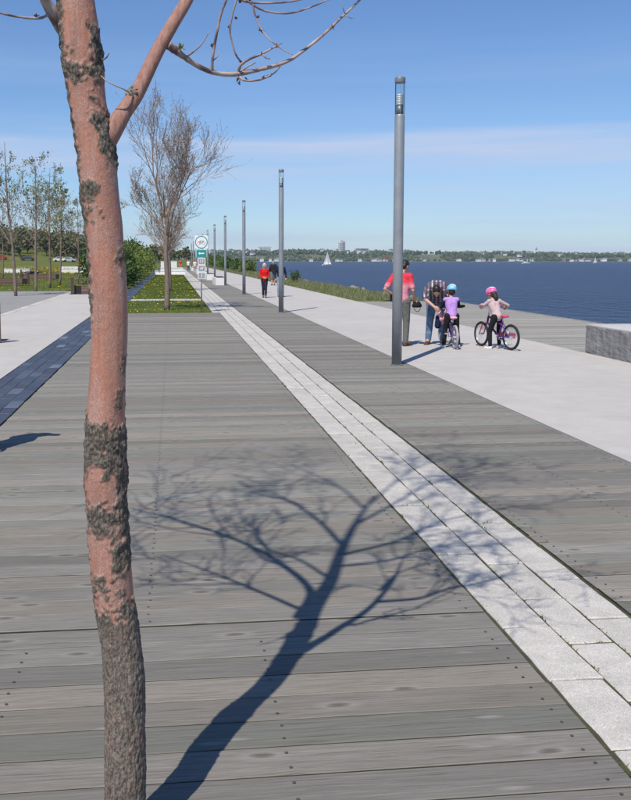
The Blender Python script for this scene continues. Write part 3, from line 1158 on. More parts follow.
# wooded hill at the left: crowns of leaf clumps and trunks, one mass
wd = MB(); wtk = MB()
r_ = random.Random(61)
for i in range(520):
    y = r_.uniform(288, 440)
    x = r_.uniform(-130, 6) if i % 4 else r_.uniform(-100, -20)
    if abs(x) < 14 and i % 2: continue
    z = hill_left(x, y) - 0.1
    h = r_.uniform(5.0, 9.0) * (0.8 if x > -20 else 1.0)
    rx = r_.uniform(1.6, 3.0)
    wtk.tube([(x, y, z - 0.3), (x + r_.uniform(-.4, .4), y, z + h * 0.75)], [0.16, 0.05], 5)
    for q in range(80):
        d = rvec(r_) * (r_.random() ** 0.35)
        c = Vector((x + d.x * rx, y + d.y * rx, z + h * 0.60 + d.z * h * 0.42))
        a = rvec(r_); bq = a.orthogonal().normalized()
        s_ = r_.uniform(0.22, 0.55)
        wd.quad(c, a * s_, bq * s_ * r_.uniform(0.5, 1))
tag(wd.build('hillside_wood', MATS['wood_leaf']), 'wooded hillside rising beyond the park field', 'wood', kind='stuff')
tag(wtk.build('hillside_trunks', MATS['grey_bark']), 'massed grey trunks under the wooded hillside', 'trunks', kind='stuff')

# ================================================================== THE NEAR TREE
TREE_Y = 2.6
prof = [  # photo row, left edge, right edge of the trunk
    (0, 57.5, 94.5), (50, 61, 102), (75, 63.7, 103.7), (100, 68.7, 106), (125, 72.5, 110.5), (150, 77.5, 116), (175, 79, 117.5), (200, 80.5, 119.5),
    (220, 85.0, 122), (270, 89, 126), (310, 90.6, 127.7), (340, 91, 127.8), (370, 89.5, 126), (400, 88, 125.5), (420, 86, 125), (450, 84.5, 126), (475, 84.5, 127.5),
    (500, 87, 126.5), (540, 88.5, 129), (570, 91, 131.5), (600, 94.5, 134), (625, 98.7, 138), (650, 102.5, 141), (675, 104, 144), (700, 105, 144.5), (750, 105.5, 145), (800, 105.5, 145)]
pts = []
for v_, a_, b_ in prof:
    q = at_depth((a_ + b_) / 2, v_, TREE_Y)
    w_ = (q - _C).dot(_F)
    pts.append((q.z, q.x, (b_ - a_) / 2 / FPX * w_, v_))
pts.append((0.03, -0.157, 0.064, 846)); pts.append((-0.09, -0.157, 0.070, 870))
pts.sort()
Z = [p[0] for p in pts]; X = [p[1] for p in pts]; RD = [p[2] for p in pts]; VV = [p[3] for p in pts]
TOP_Z = Z[-1]
UP = [(-0.31, 2.61, 2.84, 0.050), (-0.375, 2.62, 3.5, 0.041), (-0.49, 2.66, 4.3, 0.032), (-0.60, 2.70, 5.3, 0.021), (-0.66, 2.74, 6.1, 0.010)]

near = empty('near_tree', (-0.157, TREE_Y, 0))
tag(near, 'young tree with copper red trunk and rough grey bark patches standing in the boardwalk', 'tree')
OX = Vector((-0.157, TREE_Y, 0))

PATCH = [  # row from, row to, angle from, angle to (0 faces the walk's start, positive to the river), strength
    (603, 900, -190, 190, 1.0), (424, 468, -190, 190, 1.0), (455, 540, 28, 110, 0.95), (500, 526, -70, 70, 1.0), (528, 566, 5, 100, 1.0), (568, 590, -75, -15, 0.9),
    (392, 404, 35, 85, 0.8), (364, 374, 50, 85, 0.6), (188, 209, -75, -8, 1.0), (116, 162, 12, 95, 1.0), (64, 79, -100, 55, 1.0), (30, 80, 32, 110, 1.0),
    (20, 318, -150, -58, 0.95), (-40, 26, -110, -48, 1.0), (248, 258, 45, 80, 0.8), (410, 440, -110, -55, 1.0), (470, 600, -150, -78, 0.9), (590, 625, 20, 60, 0.8)]


def rough_at(v_, ang, P):
    n1 = noise.noise(P * 26) * 0.5 + noise.noise(P * 70) * 0.35
    best = 0.0
    for r0, r1, a0, a1, st in PATCH:
        dv = min(v_ - r0, r1 - v_) / 11.0
        aa = ang if a1 <= 180 or ang > 0 else ang
        da = min(aa - a0, a1 - aa) / 11.0
        sdf = min(dv, da, 2.0)
        m_ = max(0.0, min(1.0, 0.5 + (sdf + n1 * 3.6) * 1.1)) * st
        best = max(best, m_)
    return best


NA, NZ = 112, 620
zs = [Z[0] + (TOP_Z + 0.10 - Z[0]) * i / NZ for i in range(NZ + 1)]
tv, tf, rough = [], [], []
for z in zs:
    x = float(np.interp(z, Z, X)); r0 = float(np.interp(z, Z, RD)); v_ = float(np.interp(z, Z, VV))
    if z > TOP_Z:
        k = (z - TOP_Z) / (UP[0][2] - TOP_Z)
        x += (UP[0][0] - X[-1]) * k; r0 += (UP[0][3] - RD[-1]) * k
        v_ = -(z - TOP_Z) * 360
    for i in range(NA):
        ang = 360.0 * i / NA - 180
        a = R(ang)
        d = Vector((math.sin(a), -math.cos(a), 0))
        P = Vector((x, TREE_Y, z)) + d * r0
        m_ = rough_at(v_, ang, P)
        rr = r0 * (0.985 + 0.03 * noise.noise(P * 7))
        if m_ > 0.01:
            q = Vector((P.x * 90, P.y * 90, P.z * 42))
            q2 = Vector((P.x * 130, P.y * 130, P.z * (95 if v_ < 600 else 34)))
            ridge = 1.0 - abs(noise.noise(q2)) * 2.2
            rr += m_ * (0.0008 + 0.0026 * ridge + 0.0022 * noise.noise(q * 1.7) + 0.0016 * noise.noise(q2 * 2.1) + (0.0065 * noise.noise(P * 38) if v_ < 600 else 0.0004))
        rr += 0.0006 * noise.noise(P * 60)
        tv.append(tuple(Vector((x, TREE_Y, z)) + d * rr - OX)); rough.append(m_)
for j in range(NZ):
    for i in range(NA):
        tf.append((j * NA + i, j * NA + (i + 1) % NA, (j + 1) * NA + (i + 1) % NA, (j + 1) * NA + i))
me = bpy.data.meshes.new('trunk')
me.from_pydata(tv, [], tf)
me.polygons.foreach_set('use_smooth', [True] * len(tf))
at_ = me.attributes.new('rough', 'FLOAT', 'POINT')
at_.data.foreach_set('value', rough)
me.update()
link_mesh('trunk', me, MATS['trunk_bark'], near)


def limb(path, radii, mat, n=10, sub=6, name='limb', knots=0.0, seed=0):
    p = catmull(path, sub)
    rad = lerp_list(radii, len(p))
    if knots:
        rad = [r * (1 + knots * noise.noise((i * 0.9, seed, 0))) for i, r in enumerate(rad)]
    m = MB(); m.tube([q - OX for q in p], rad, n)
    return m.build(name, mat, near, True)


top_pts = [Vector((X[-1], TREE_Y, TOP_Z + 0.05))] + [Vector(u[:3]) for u in UP]
limb(top_pts, [RD[-1] * 0.98] + [u[3] for u in UP], MATS['limb_bark'], 14, 8, 'upper_trunk')
D_ = lambda u, v, y: at_depth(u, v, y)
# limb that leaves the trunk to the right, seen against the sky
limb([D_(100, 150, 2.6), D_(112, 131, 2.6), D_(124, 112, 2.62), D_(137, 93, 2.64), D_(157, 52, 2.68), D_(174, 22, 2.71), D_(187, 0, 2.74), D_(203, -35, 2.80), D_(226, -90, 2.95), D_(240, -160, 3.15)],
     [0.034, 0.029, 0.0235, 0.0215, 0.0195, 0.0185, 0.0175, 0.016, 0.012, 0.005], MATS['limb_bark'], 16, 8)
m = MB(); m.ball(D_(134, 95, 2.635) - OX, (0.022, 0.023, 0.022), 30, 20)                   # knot on that limb
for q in range(len(m.v)):
    p = Vector(m.v[q]); m.v[q] = tuple(p + (p - (D_(134, 95, 2.635) - OX)).normalized() * (0.007 * noise.noise(p * 110) + 0.004 * noise.noise(p * 260)))
m.build('bark_knot', MATS['rough_knot'], near, False)
side = [D_(168, 45, 2.69), D_(176, 51, 2.70), D_(184, 57, 2.71), D_(196, 65, 2.73), D_(210, 71.5, 2.76), D_(226, 74.5, 2.78), D_(241, 73.5, 2.80), D_(258, 70, 2.82), D_(276, 65.5, 2.84), D_(290, 60, 2.85), D_(303, 51, 2.88), D_(322, 36, 2.92), D_(340, 19, 2.95), D_(361, -1, 3.0), D_(376, -18, 3.05), D_(392, -45, 3.12)]
limb(side, [0.0135, 0.0115, 0.0085, 0.0078, 0.0075, 0.0072, 0.0075, 0.0062, 0.0060, 0.0055, 0.0052, 0.0047, 0.0042, 0.0034, 0.003, 0.002], MATS['twig_grey'], 10, 6, 'limb', 0.22, 3)
limb([D_(70, 44, 2.6), D_(60, 25, 2.6), D_(52, 12, 2.58), D_(45, 0, 2.56), D_(30, -30, 2.5), D_(-5, -90, 2.42)], [0.016, 0.019, 0.017, 0.014, 0.012, 0.007], MATS['twig_grey'], 10, 6)
twigs_px = [
    ([(212, 71, 2.76), (212.5, 60, 2.75), (214.5, 45, 2.74), (217.5, 30, 2.73), (221, 14, 2.72), (228, -4, 2.70), (234, -25, 2.68)], [0.0048, 0.004, 0.0042, 0.0038, 0.0038, 0.003, 0.002]),
    ([(241, 62, 2.80), (236, 55, 2.79), (232, 42, 2.78), (230, 30, 2.77), (232.5, 15, 2.76), (236, 2, 2.75), (240, -14, 2.74)], [0.0028, 0.003, 0.0026, 0.003, 0.0026, 0.003, 0.002]),
    ([(238, 73, 2.80), (241, 65, 2.78), (250, 59, 2.77), (262, 54, 2.75), (273, 48, 2.74), (282, 43, 2.73)], [0.0045, 0.0042, 0.0036, 0.0032, 0.0026, 0.0016]),
    ([(240, 73, 2.80), (247, 67, 2.80), (256, 62.5, 2.80)], [0.0034, 0.0028, 0.0015]),
    ([(262, 54, 2.75), (266, 58, 2.74), (270, 59, 2.73)], [0.0024, 0.002, 0.0014]),
    ([(238, 74, 2.80), (242, 79.5, 2.79), (251, 81, 2.78), (264, 78.5, 2.77), (274, 73, 2.76), (281, 66, 2.76)], [0.0036, 0.0034, 0.0032, 0.003, 0.0026, 0.0016]),
    ([(235, -3, 2.75), (243, 1, 2.76), (256, 3, 2.77), (275, 3, 2.78), (292, 1.5, 2.80), (308, -2, 2.82)], [0.004, 0.0038, 0.0034, 0.0032, 0.0028, 0.002]),
    ([(246, 0, 2.76), (253, 5, 2.76), (262, 10, 2.76), (275, 13, 2.77), (288, 13.5, 2.78), (300, 11, 2.80), (314, 6, 2.82), (330, -1, 2.84), (345, -10, 2.86)], [0.003, 0.003, 0.003, 0.003, 0.0028, 0.0026, 0.0024, 0.002, 0.0016]),
    ([(253, 4, 2.76), (255, 15, 2.75), (260, 27, 2.74), (267, 37, 2.73), (276, 45, 2.72), (285, 51, 2.72), (293, 55, 2.72)], [0.0028, 0.0028, 0.0026, 0.0024, 0.0022, 0.002, 0.0012]),
    ([(186, 57, 2.71), (192, 53, 2.70), (200, 46, 2.69), (205, 39, 2.68), (209, 32, 2.67)], [0.0036, 0.003, 0.0024, 0.002, 0.0014]),
    ([(133, 96, 2.61), (125, 90, 2.58), (115, 85.5, 2.56), (106, 80.5, 2.56), (97, 72, 2.575)], [0.0026, 0.0022, 0.0022, 0.0018, 0.0012]),
    ([(52, 12, 2.58), (44, 17, 2.56), (36, 18.5, 2.55), (22, 17.5, 2.53), (8, 15, 2.51), (-12, 10, 2.49)], [0.005, 0.0036, 0.0034, 0.003, 0.003, 0.002]),
    ([(103, 60, 2.57), (107, 57, 2.56), (109, 53, 2.56)], [0.003, 0.002, 0.0012]),
    ([(212, 62, 2.76), (217, 57, 2.75), (219, 52, 2.75)], [0.002, 0.002, 0.0012]),
    ([(345, 14, 2.95), (343, 8, 2.94), (344, 4, 2.94)], [0.0016, 0.0012, 0.0008]),
    ([(345, 15, 2.95), (350, 18, 2.94), (354, 18.5, 2.94)], [0.0016, 0.0012, 0.0008]),
]
for p_, r__ in twigs_px:
    limb([D_(*q) for q in p_], r__, MATS['twig_grey'], 6, 5, 'twig', 0.25, len(p_))
r_ = random.Random(8)
bud_px = [(212, 46, 2.74), (236, 18, 2.76), (241, 62, 2.80), (238, 79, 2.79), (247, 80, 2.79), (263, 78, 2.77), (268, 76, 2.77), (260, 30, 2.74), (263, 32, 2.74), (258, 17, 2.75), (262, 54, 2.75),
          (239, 83, 2.79), (303, 51, 2.88), (333, 27, 2.93), (36, 16, 2.55), (240, 2, 2.76), (250, 1, 2.77), (277, 46, 2.74), (229, 27, 2.77), (242, 73, 2.79)]
bd = MB()
for q in bud_px:
    c = D_(*q) - OX
    for k in range(5):
        d = (rvec(r_) + Vector((0, 0, 0.3))).normalized()
        bd.leaf(c, d, d.orthogonal().normalized(), r_.uniform(0.007, 0.013), r_.uniform(0.0018, 0.003))
    bd.ball(c, 0.0042, 6, 4)
tag(bd.build('buds', plain('dark_bud', (0.10, 0.065, 0.05), 0.7), near), kind='stuff')
bd = MB()
c = D_(181.5, 47.5, 2.69) - OX
for k in range(22):
    d = (rvec(r_) + Vector((-0.2, 0, 0.5))).normalized()
    bd.leaf(c + rvec(r_) * 0.004, d, d.orthogonal().normalized(), r_.uniform(0.008, 0.018), r_.uniform(0.002, 0.004))
tag(bd.build('opening_bud', MATS['young_leaf'], near), 'yellow green bud opening at the fork of the side limb')


class Grow:
    """bare branching: limbs, twigs and fine twigs as tapering tubes in one mesh, tips remembered"""
    def __init__(s, seed, zmin=None):
        s.r = random.Random(seed); s.m = MB(); s.tips = []; s.zmin = zmin

    def branch(s, p, d, L, rad, depth, up=0.25, wob=0.22, n_child=(3, 5), ratio=(0.45, 0.7), seg=5, spread=(30, 60), minr=0.002, fork_from=0.3):
        r = s.r
        path = [Vector(p)]; d = Vector(d).normalized()
        for k in range(seg):
            d = (d + Vector((r.gauss(0, wob), r.gauss(0, wob), r.gauss(0, wob) + up * 0.35))).normalized()
            q = path[-1] + d * (L / seg)
            if s.zmin and q.z < s.zmin(q.y): 
                d = (d + Vector((0, 0, 1.2))).normalized(); q = path[-1] + d * (L / seg)
            path.append(q)
        rads = [max(minr, rad * (1 - 0.75 * k / seg)) for k in range(seg + 1)]
        s.m.tube(path, rads, 5 if rad > 0.008 else (4 if rad > 0.004 else 3), cap=False)
        s.tips.append((path[-1], d))
        if depth <= 0: 
            s.tips.append((path[seg // 2], d)); return
        for k in range(r.randint(*n_child)):
            t = r.uniform(fork_from, 0.98)
            i = min(seg - 1, int(t * seg)); q = path[i].lerp(path[i + 1], t * seg - i)
            axis = d.cross(rvec(r)).normalized()
            nd = Matrix.Rotation(R(r.uniform(*spread)), 3, axis) @ (path[i + 1] - path[i]).normalized()
            s.branch(q, nd, L * r.uniform(*ratio), rads[i] * r.uniform(0.45, 0.7), depth - 1, up, wob, n_child, ratio, max(3, seg - 1), spread, minr, 0.15)


# crown above the frame, laid out from the shadow it throws on the boards
zlim = lambda y: 1.88 + 0.30 * y
FS = from_shadow
guided = [
    ([Vector((-0.35, 2.6, 2.70)), FS(310, 590, 3.05), FS(280, 563, 3.25), FS(246, 544, 3.42), FS(202, 527, 3.55), FS(163, 516, 3.68), FS(132, 508, 3.75)], [0.020, 0.018, 0.015, 0.012, 0.009, 0.007, 0.003], 7),
    ([Vector((-0.315, 2.6, 2.78)), FS(263, 593, 2.86), FS(224, 577, 2.92), FS(163, 555, 3.0)], [0.012, 0.010, 0.007, 0.003], 5),
    ([Vector((-0.50, 2.67, 4.35)), FS(319, 521, 4.75), FS(291, 502, 5.0), FS(263, 494, 5.15)], [0.017, 0.013, 0.010, 0.004], 6),
    ([Vector((-0.63, 2.72, 5.6)), FS(341, 488, 6.1), FS(313, 474, 6.3), FS(280, 460, 6.5)], [0.011, 0.009, 0.006, 0.003], 5),
    ([Vector((-0.42, 2.64, 3.8)), FS(390, 560, 4.0), FS(430, 548, 4.15), FS(480, 540, 4.3)], [0.013, 0.010, 0.007, 0.003], 6),
    ([Vector((-0.46, 2.65, 4.1)), FS(400, 540, 4.5), FS(445, 520, 4.9), FS(520, 505, 5.2)], [0.015, 0.011, 0.008, 0.003], 7),
    ([Vector((-0.57, 2.69, 5.0)), FS(400, 500, 5.4), FS(440, 480, 5.8), FS(520, 470, 6.1)], [0.013, 0.010, 0.007, 0.003], 7),
    ([Vector((-0.63, 2.72, 5.7)), FS(395, 482, 6.1), FS(420, 466, 6.4), FS(470, 452, 6.6)], [0.010, 0.008, 0.006, 0.003], 6),
    ([D_(203, -35, 2.80), FS(420, 598, 2.85), FS(450, 588, 2.95), FS(475, 583, 3.0), FS(520, 572, 3.08)], [0.014, 0.010, 0.008, 0.006, 0.003], 6),
    ([D_(226, -90, 2.95), FS(380, 590, 3.1), FS(400, 572, 3.3), FS(440, 560, 3.5)], [0.010, 0.008, 0.006, 0.003], 5),
    ([Vector((-0.375, 2.62, 3.5)), FS(300, 560, 3.8), FS(262, 545, 4.0), FS(255, 520, 4.2)], [0.011, 0.009, 0.006, 0.003], 5),
]
g = Grow(14, zlim)
for path, rad, n in guided:
    p = catmull(path, 6)
    rad = [q * 1.35 for q in rad]
    limb(path, rad, MATS['limb_bark'], 7, 6, 'limb')
    n = int(n * 1.7)
    L_ = sum((p[i + 1] - p[i]).length for i in range(len(p) - 1))
    for k in range(n):
        t = g.r.uniform(0.25, 1.0)
        i = min(len(p) - 2, int(t * (len(p) - 1)))
        d = (p[i + 1] - p[i]).normalized()
        nd = (d + rvec(g.r) * 0.9 + Vector((0, 0, 0.25))).normalized()
        g.branch(p[i], nd, L_ * g.r.uniform(0.28, 0.5), float(np.interp(i, np.linspace(0, len(p) - 1, len(rad)), rad)) * 0.6, 2, 0.2, 0.2, (3, 5), (0.45, 0.75), 5, (25, 55), 0.0029)
g.m.v = [tuple(Vector(q) - OX) for q in g.m.v]
tag(g.m.build('crown_twigs', MATS['twig_bark'], near), kind='stuff')

# ================================================================== BARE TREES ON THE MEDIAN
def median_tree(y, x, h, seed, label, detail=1.0):
    t = empty('bare_tree', (x, y, -0.02))
    tag(t, label, 'tree', 'trees along the median lawn')
    r = random.Random(seed)
    m = MB()
    tp = catmull([(0, 0, -0.05), (0.02, 0, 1.0), (-0.02, 0, 2.0), (0.03, 0.02, 2.9), (0.02, 0, 3.4)], 4)
    m.tube(tp, lerp_list([0.105, 0.085, 0.078, 0.07, 0.055], len(tp)), 12)
    m.build('trunk', MATS['grey_bark'], t, True)
    g = Grow(seed)
    main = [((-0.26, 0.05, 1), 3.7, 0.042), ((0.02, 0.0, 1), 3.2, 0.036), ((0.30, 0.1, 1.0), 2.9, 0.036), ((0.48, -0.2, 0.85), 2.2, 0.028), ((-0.55, 0.1, 0.8), 1.7, 0.026), ((0.1, 0.7, 0.9), 2.4, 0.028), ((-0.1, -0.7, 0.9), 2.4, 0.028)]
    for (d, L, rd) in main:
        z0 = r.uniform(2.3, 3.35)
        g.branch((0.01, 0, z0), d, L * h / 7.0, rd, 3, 0.32, 0.13, (5, 7) if detail > 0.9 else (3, 5), (0.38, 0.62), 6, (18, 44), 0.0045)
    for k in range(16):                                  # lower twigs close to the trunk
        a = r.uniform(0, 6.28)
        g.branch((0, 0, r.uniform(1.7, 3.1)), (math.cos(a) * 0.8, math.sin(a) * 0.8, 0.75), r.uniform(0.8, 1.7), 0.014, 2, 0.3, 0.15, (3, 5), (0.4, 0.7), 5, (20, 45), 0.0045)
    g.m.build('crown', MATS['twig_bark'], t)
    lf = MB()
    for p, d in g.tips:
        for k in range(2):
            dd = (d + rvec(r) * 0.9).normalized()
            lf.leaf(p + rvec(r) * 0.03, dd, dd.orthogonal().normalized(), r.uniform(0.03, 0.06), r.uniform(0.008, 0.016))
    tag(lf.build('opening_buds', MATS['bud_leaf'], t), kind='stuff')
    return t


median_tree(31.6, -0.19, 7.0, 101, 'bare spreading tree on the first median lawn beside the bicycle sign')
median_tree(50.5, -0.15, 6.6, 102, 'bare tree on the longer median lawn, just behind the spreading one', 0.8)
for k, y in enumerate((69, 88)):
    median_tree(y, -0.2, 6.2, 103 + k, ('third bare tree of the row along the median lawn', 'fourth bare tree of the row along the median lawn, before the white benches')[k], 0.8)

# ================================================================== SLENDER TREES IN A ROW
def slender_tree(x, y, h, seed, label, leafy_=0.5, lean=0.0):
    t = empty('slender_tree', (x, y, -0.11))
    tag(t, label, 'tree', 'slender young trees along the plaza')
    r = random.Random(seed)
    m = MB()
    tp = catmull([(0, 0, -0.05), (lean * 0.3, 0, h * 0.3), (lean * 0.6 + r.uniform(-.08, .08), 0, h * 0.55), (lean, r.uniform(-.1, .1), h * 0.9)], 5)
    m.tube(tp, lerp_list([0.085, 0.062, 0.042, 0.012], len(tp)), 9)
    m.build('trunk', MATS['grey_bark'], t, True)
    g = Grow(seed)
    for k in range(22):
        q = r.uniform(0.34, 0.98)
        i = min(len(tp) - 2, int(q * (len(tp) - 1)))
        a = r.uniform(0, 6.28)
        L = (1.0 - q) * h * 0.32 + 0.55
        g.branch(tp[i], (math.cos(a), math.sin(a), 0.9), L * r.uniform(0.7, 1.2), 0.020 * (1.1 - q) + 0.006, 2, 0.30, 0.16, (3, 4), (0.4, 0.65), 5, (22, 48), 0.006)
    g.m.build('crown', MATS['twig_bark'], t)
    lf = MB()
    for p, d in g.tips:
        for k in range(3):
            if r.random() > leafy_: continue
            dd = (d + rvec(r)).normalized()
            lf.leaf(p + rvec(r) * 0.09, dd, dd.orthogonal().normalized(), r.uniform(0.07, 0.13), r.uniform(0.025, 0.045))
    tag(lf.build('young_leaves', MATS['young_leaf'], t), kind='stuff')


for (u, v, h, s_, lab, lf, ln) in (
        (16, 296, 8.2, 1, 'tall slender tree with sparse buds at the plaza edge, beside the long timber bench', 0.35, -0.35),
        (36, 291.3, 8.2, 2, 'slender tree with sparse leaves on the grass edge of the plaza', 0.45, 0.1),
        (50, 286.5, 8.6, 3, 'slender leafy young tree in front of the timber bench with a person lying on it', 0.9, 0.15),
        (60, 283.5, 7.8, 4, 'slender leafy young tree just right of the person lying on the bench', 0.9, 0.35),
        (79, 278.5, 8.0, 5, 'slender tree on the grass behind the timber bench at the path end', 0.3, 0.0),
        (3, 277, 8.8, 6, 'slender tree on the grass far behind the plaza benches', 0.4, 0.2)):
    p = ground(u, v)
    slender_tree(p.x, p.y, h, 200 + s_, lab, lf, ln)

# ================================================================== SHRUBS
ORD = ('first', 'second', 'third', 'fourth', 'fifth', 'sixth', 'seventh', 'eighth', 'ninth', 'tenth', 'eleventh')
def shrub(x, y, z, rx, ry, h, seed, label, mat, leaf=0.09, n=2600, group=None, name='shrub'):
    t = empty(name, (x, y, z))
    tag(t, label, 'shrub', group)
    r = random.Random(seed)
    m = MB()
    for k in range(7):
        a = r.uniform(0, 6.28)
        m.tube(catmull([(0, 0, -0.1), (math.cos(a) * rx * 0.3, math.sin(a) * ry * 0.3, h * 0.4), (math.cos(a) * rx * 0.6, math.sin(a) * ry * 0.6, h * 0.8)], 3), [0.03, 0.008], 5)
    m.build('stem', MATS['grey_bark'], t)
    lf = MB()
    lumps = [(Vector((r.uniform(-0.6, 0.6) * rx, r.uniform(-0.6, 0.6) * ry, r.uniform(0.25, 0.78) * h)), r.uniform(0.28, 0.5)) for _ in range(16)]
    for k in range(n):
        c, s_ = lumps[r.randrange(16)]
        d = rvec(r) * (r.random() ** 0.4)
        p = c + Vector((d.x * rx * s_ * 1.25, d.y * ry * s_ * 1.25, d.z * h * s_ * 0.8))
        if p.z < 0: p.z = abs(p.z) * 0.5
        dd = (d + rvec(r) * 0.8 + Vector((0, 0, 0.3))).normalized()
        L = leaf * r.uniform(0.6, 1.4)
        lf.leaf(p, dd, dd.orthogonal().normalized(), L, L * 0.3)
    tag(lf.build('foliage', mat, t), kind='stuff')


for k, (x, y, rx, ry, h, mt) in enumerate(((-3.6, 58, 1.25, 2.2, 1.9, 'shrub_leaf'), (-3.7, 64, 1.3, 2.6, 2.3, 'shrub_leaf'), (-4.3, 70, 2.0, 3.4, 3.6, 'bush_leaf'), (-4.2, 79, 2.0, 4.0, 4.2, 'bush_leaf'),
                                           (-4.2, 90, 2.1, 5.0, 4.0, 'bush_leaf'), (-3.9, 102, 1.9, 5.5, 3.6, 'bush_leaf'), (-5.6, 84, 1.8, 5.0, 4.8, 'shrub_leaf'), (-5.4, 70, 1.6, 3.0, 3.6, 'shrub_leaf'), (-4.0, 118, 1.9, 6, 3.6, 'bush_leaf'), (-5, 135, 2.6, 7, 5.6, 'shrub_leaf'), (-6.5, 100, 2.0, 4, 5.2, 'shrub_leaf'))):
    lab = ('low dark green shrub at the near end of the hedge by the slate strip', 'dark green rounded shrub second in the hedge by the slate strip')[k] if k < 2 else 'tall bushy shrub, %s in the hedge counted from the plaza end' % ORD[k]
    shrub(x, y, -0.1, rx, ry, h * (0.78 if k > 1 else 0.9), 300 + k, lab, MATS[mt], 0.11 + y * 0.0011, 3400 if y < 100 else 2200, 'hedge shrubs along the median lawn')
for k, (x, y, rx, ry, h) in enumerate(((9.7, 116, 1.1, 2.2, 1.5), (9.5, 126, 1.3, 3.0, 1.8), (9.8, 138, 1.3, 3.5, 1.9), (9.4, 152, 1.4, 4, 2.1), (9.6, 170, 1.5, 5, 2.3), (9.5, 192, 1.6, 6, 2.5), (9.6, 220, 1.8, 7, 2.8), (9.4, 255, 2, 8, 3.2))):
    shrub(x, y, -0.2, rx, ry, h, 330 + k, 'bushy green shrub on the river bank, %s beyond the small dark shrub' % ORD[k], MATS['shrub_leaf' if k % 2 else 'bush_leaf'], 0.12 + y * 0.001, 1500, 'shrubs on the river bank')
p = ground(298.5, 283.5)
shrub(9.0, p.y, -0.05, 0.42, 0.42, 1.0, 345, 'single small dark shrub standing in the bank grass against the water', MATS['shrub_leaf'], 0.10, 420)

# ================================================================== LAMP POSTS
def make_lamp():
    t = empty('lamp_post')
    m = MB(); m.lathe([(0.083, 0.004), (0.083, 1.6), (0.081, 4.06), (0.0795, 4.065), (0.0795, 4.09), (0.05, 4.095)], 28); m.build('pole', MATS['pole'], t, False)
    m = MB(); m.lathe([(0.105, 0.0), (0.105, 0.012), (0.084, 0.014)], 24); b = m.build('base_plate', MATS['pole_cap'], t)
    m = MB()
    for k in range(4):
        a = k * math.pi / 2 + 0.6
        m.ball((0.095 * math.cos(a), 0.095 * math.sin(a), 0.014), 0.008, 6, 4)
    m.build('anchor_bolts', MATS['post_metal'], b)
    m = MB(); m.lathe([(0.058, 4.09), (0.058, 4.24)], 20); m.build('stem', MATS['pole_cap'], t)
    m = MB()
    prof_ = []
    for k in range(6): prof_ += [(0.066, 4.245 + k * 0.029), (0.07, 4.255 + k * 0.029), (0.045, 4.268 + k * 0.029)]
    m.lathe(prof_, 20); m.build('louvre', MATS['louvre'], t)
    m = MB(); m.lathe([(0.0785, 4.085), (0.0785, 4.60)], 28, close=False); m.build('glass_cylinder', MATS['glass'], t, True)
    m = MB()
    for k in range(3):
        a = k * 2.094 + 0.4
        m.tube([(0.07 * math.cos(a), 0.07 * math.sin(a), 4.09), (0.07 * math.cos(a), 0.07 * math.sin(a), 4.60)], 0.004, 5)
    m.build('tie_rod', MATS['post_metal'], t)
    m = MB(); m.lathe([(0.084, 4.595), (0.086, 4.60), (0.086, 4.67), (0.080, 4.683)], 28); m.build('cap', MATS['pole_cap'], t)
    for ch in t.children:
        if ch.name.startswith(('pole', 'cap', 'louvre', 'stem')):
            ch.data.polygons.foreach_set('use_smooth', [len(p.vertices) == 4 for p in ch.data.polygons])
    return t


lamp0 = make_lamp()
lamp_y = [14.57, 29.6, 45.1, 61.1, 76.3, 91.4, 106.5, 121.6, 136.7, 151.8, 167]
for k, y in enumerate(lamp_y):
    o = lamp0 if k == 0 else copy_tree(lamp0)
    o.location = (3.70 if k == 0 else 3.58, y, 0.0)
    o.rotation_euler = (0, 0, k * 1.3)
    lab = ('grey steel lamp post with glass top beside the man in the red shirt', 'grey steel lamp post with glass top in front of the walker in navy',
           'grey steel lamp post beside the woman in the red jacket', 'grey steel lamp post with a white block seat at its foot')[k] if k < 4 else 'grey steel lamp post in the far row behind the bicycle sign'
    tag(o, lab, 'lamp post', 'lamp posts along the boardwalk')

# ================================================================== SIGN
sg = empty('bicycle_sign', (ground(201.5, 312).x, 30.0, 0))
tag(sg, 'white sign post with green ringed bicycle panel, green arrow and three pictograms', 'sign')
m = MB(); m.tube([(0, 0.02, -0.05), (0, 0.02, 2.5)], 0.022, 10); m.build('post', MATS['post_metal'], sg, True)


def panel(name, x0, x1, z0, z1, mat, y=0.0, th=0.008, parent=None):
    m = MB()
    q = MB(); q.slab(x0, x1, z0, z1, 0, th, 0.002)
    for v in q.v: m.v.append((v[0], y - v[2], v[1]))
    m.f = [tuple(f) for f in q.f]; m.mi = q.mi
    return m.build(name, mat, parent or sg)


def zpx(v): return EYE + (259.5 - v) / FPX * 30.0
def xpx(u): return (u - 201.5) / FPX * 30.0


pn = panel('bicycle_panel', xpx(195.0), xpx(208.3), zpx(249.0), zpx(235.9), MATS['white_paint'], -0.004)
cz, cxx = (zpx(249.0) + zpx(235.9)) / 2, (xpx(195.0) + xpx(208.3)) / 2
m = MB(); m.tube([(cxx + 0.193 * math.cos(a * math.pi / 24), -0.0135, cz + 0.193 * math.sin(a * math.pi / 24)) for a in range(48)], 0.015, 6, closed=True)
for i, v in enumerate(m.v): m.v[i] = (v[0], -0.0135 + (v[1] + 0.0135) * 0.1, v[2])
m.build('green_ring', MATS['sign_green'], pn)
m = MB()
for s_ in (-1, 1):
    m.tube([(cxx + s_ * 0.075 + 0.048 * math.cos(a * math.pi / 10), -0.014, cz - 0.025 + 0.048 * math.sin(a * math.pi / 10)) for a in range(20)], 0.006, 5, closed=True)
F_ = [(-0.075, -0.025), (-0.035, 0.035), (0.05, 0.035), (0.0, -0.03), (-0.035, 0.035)]
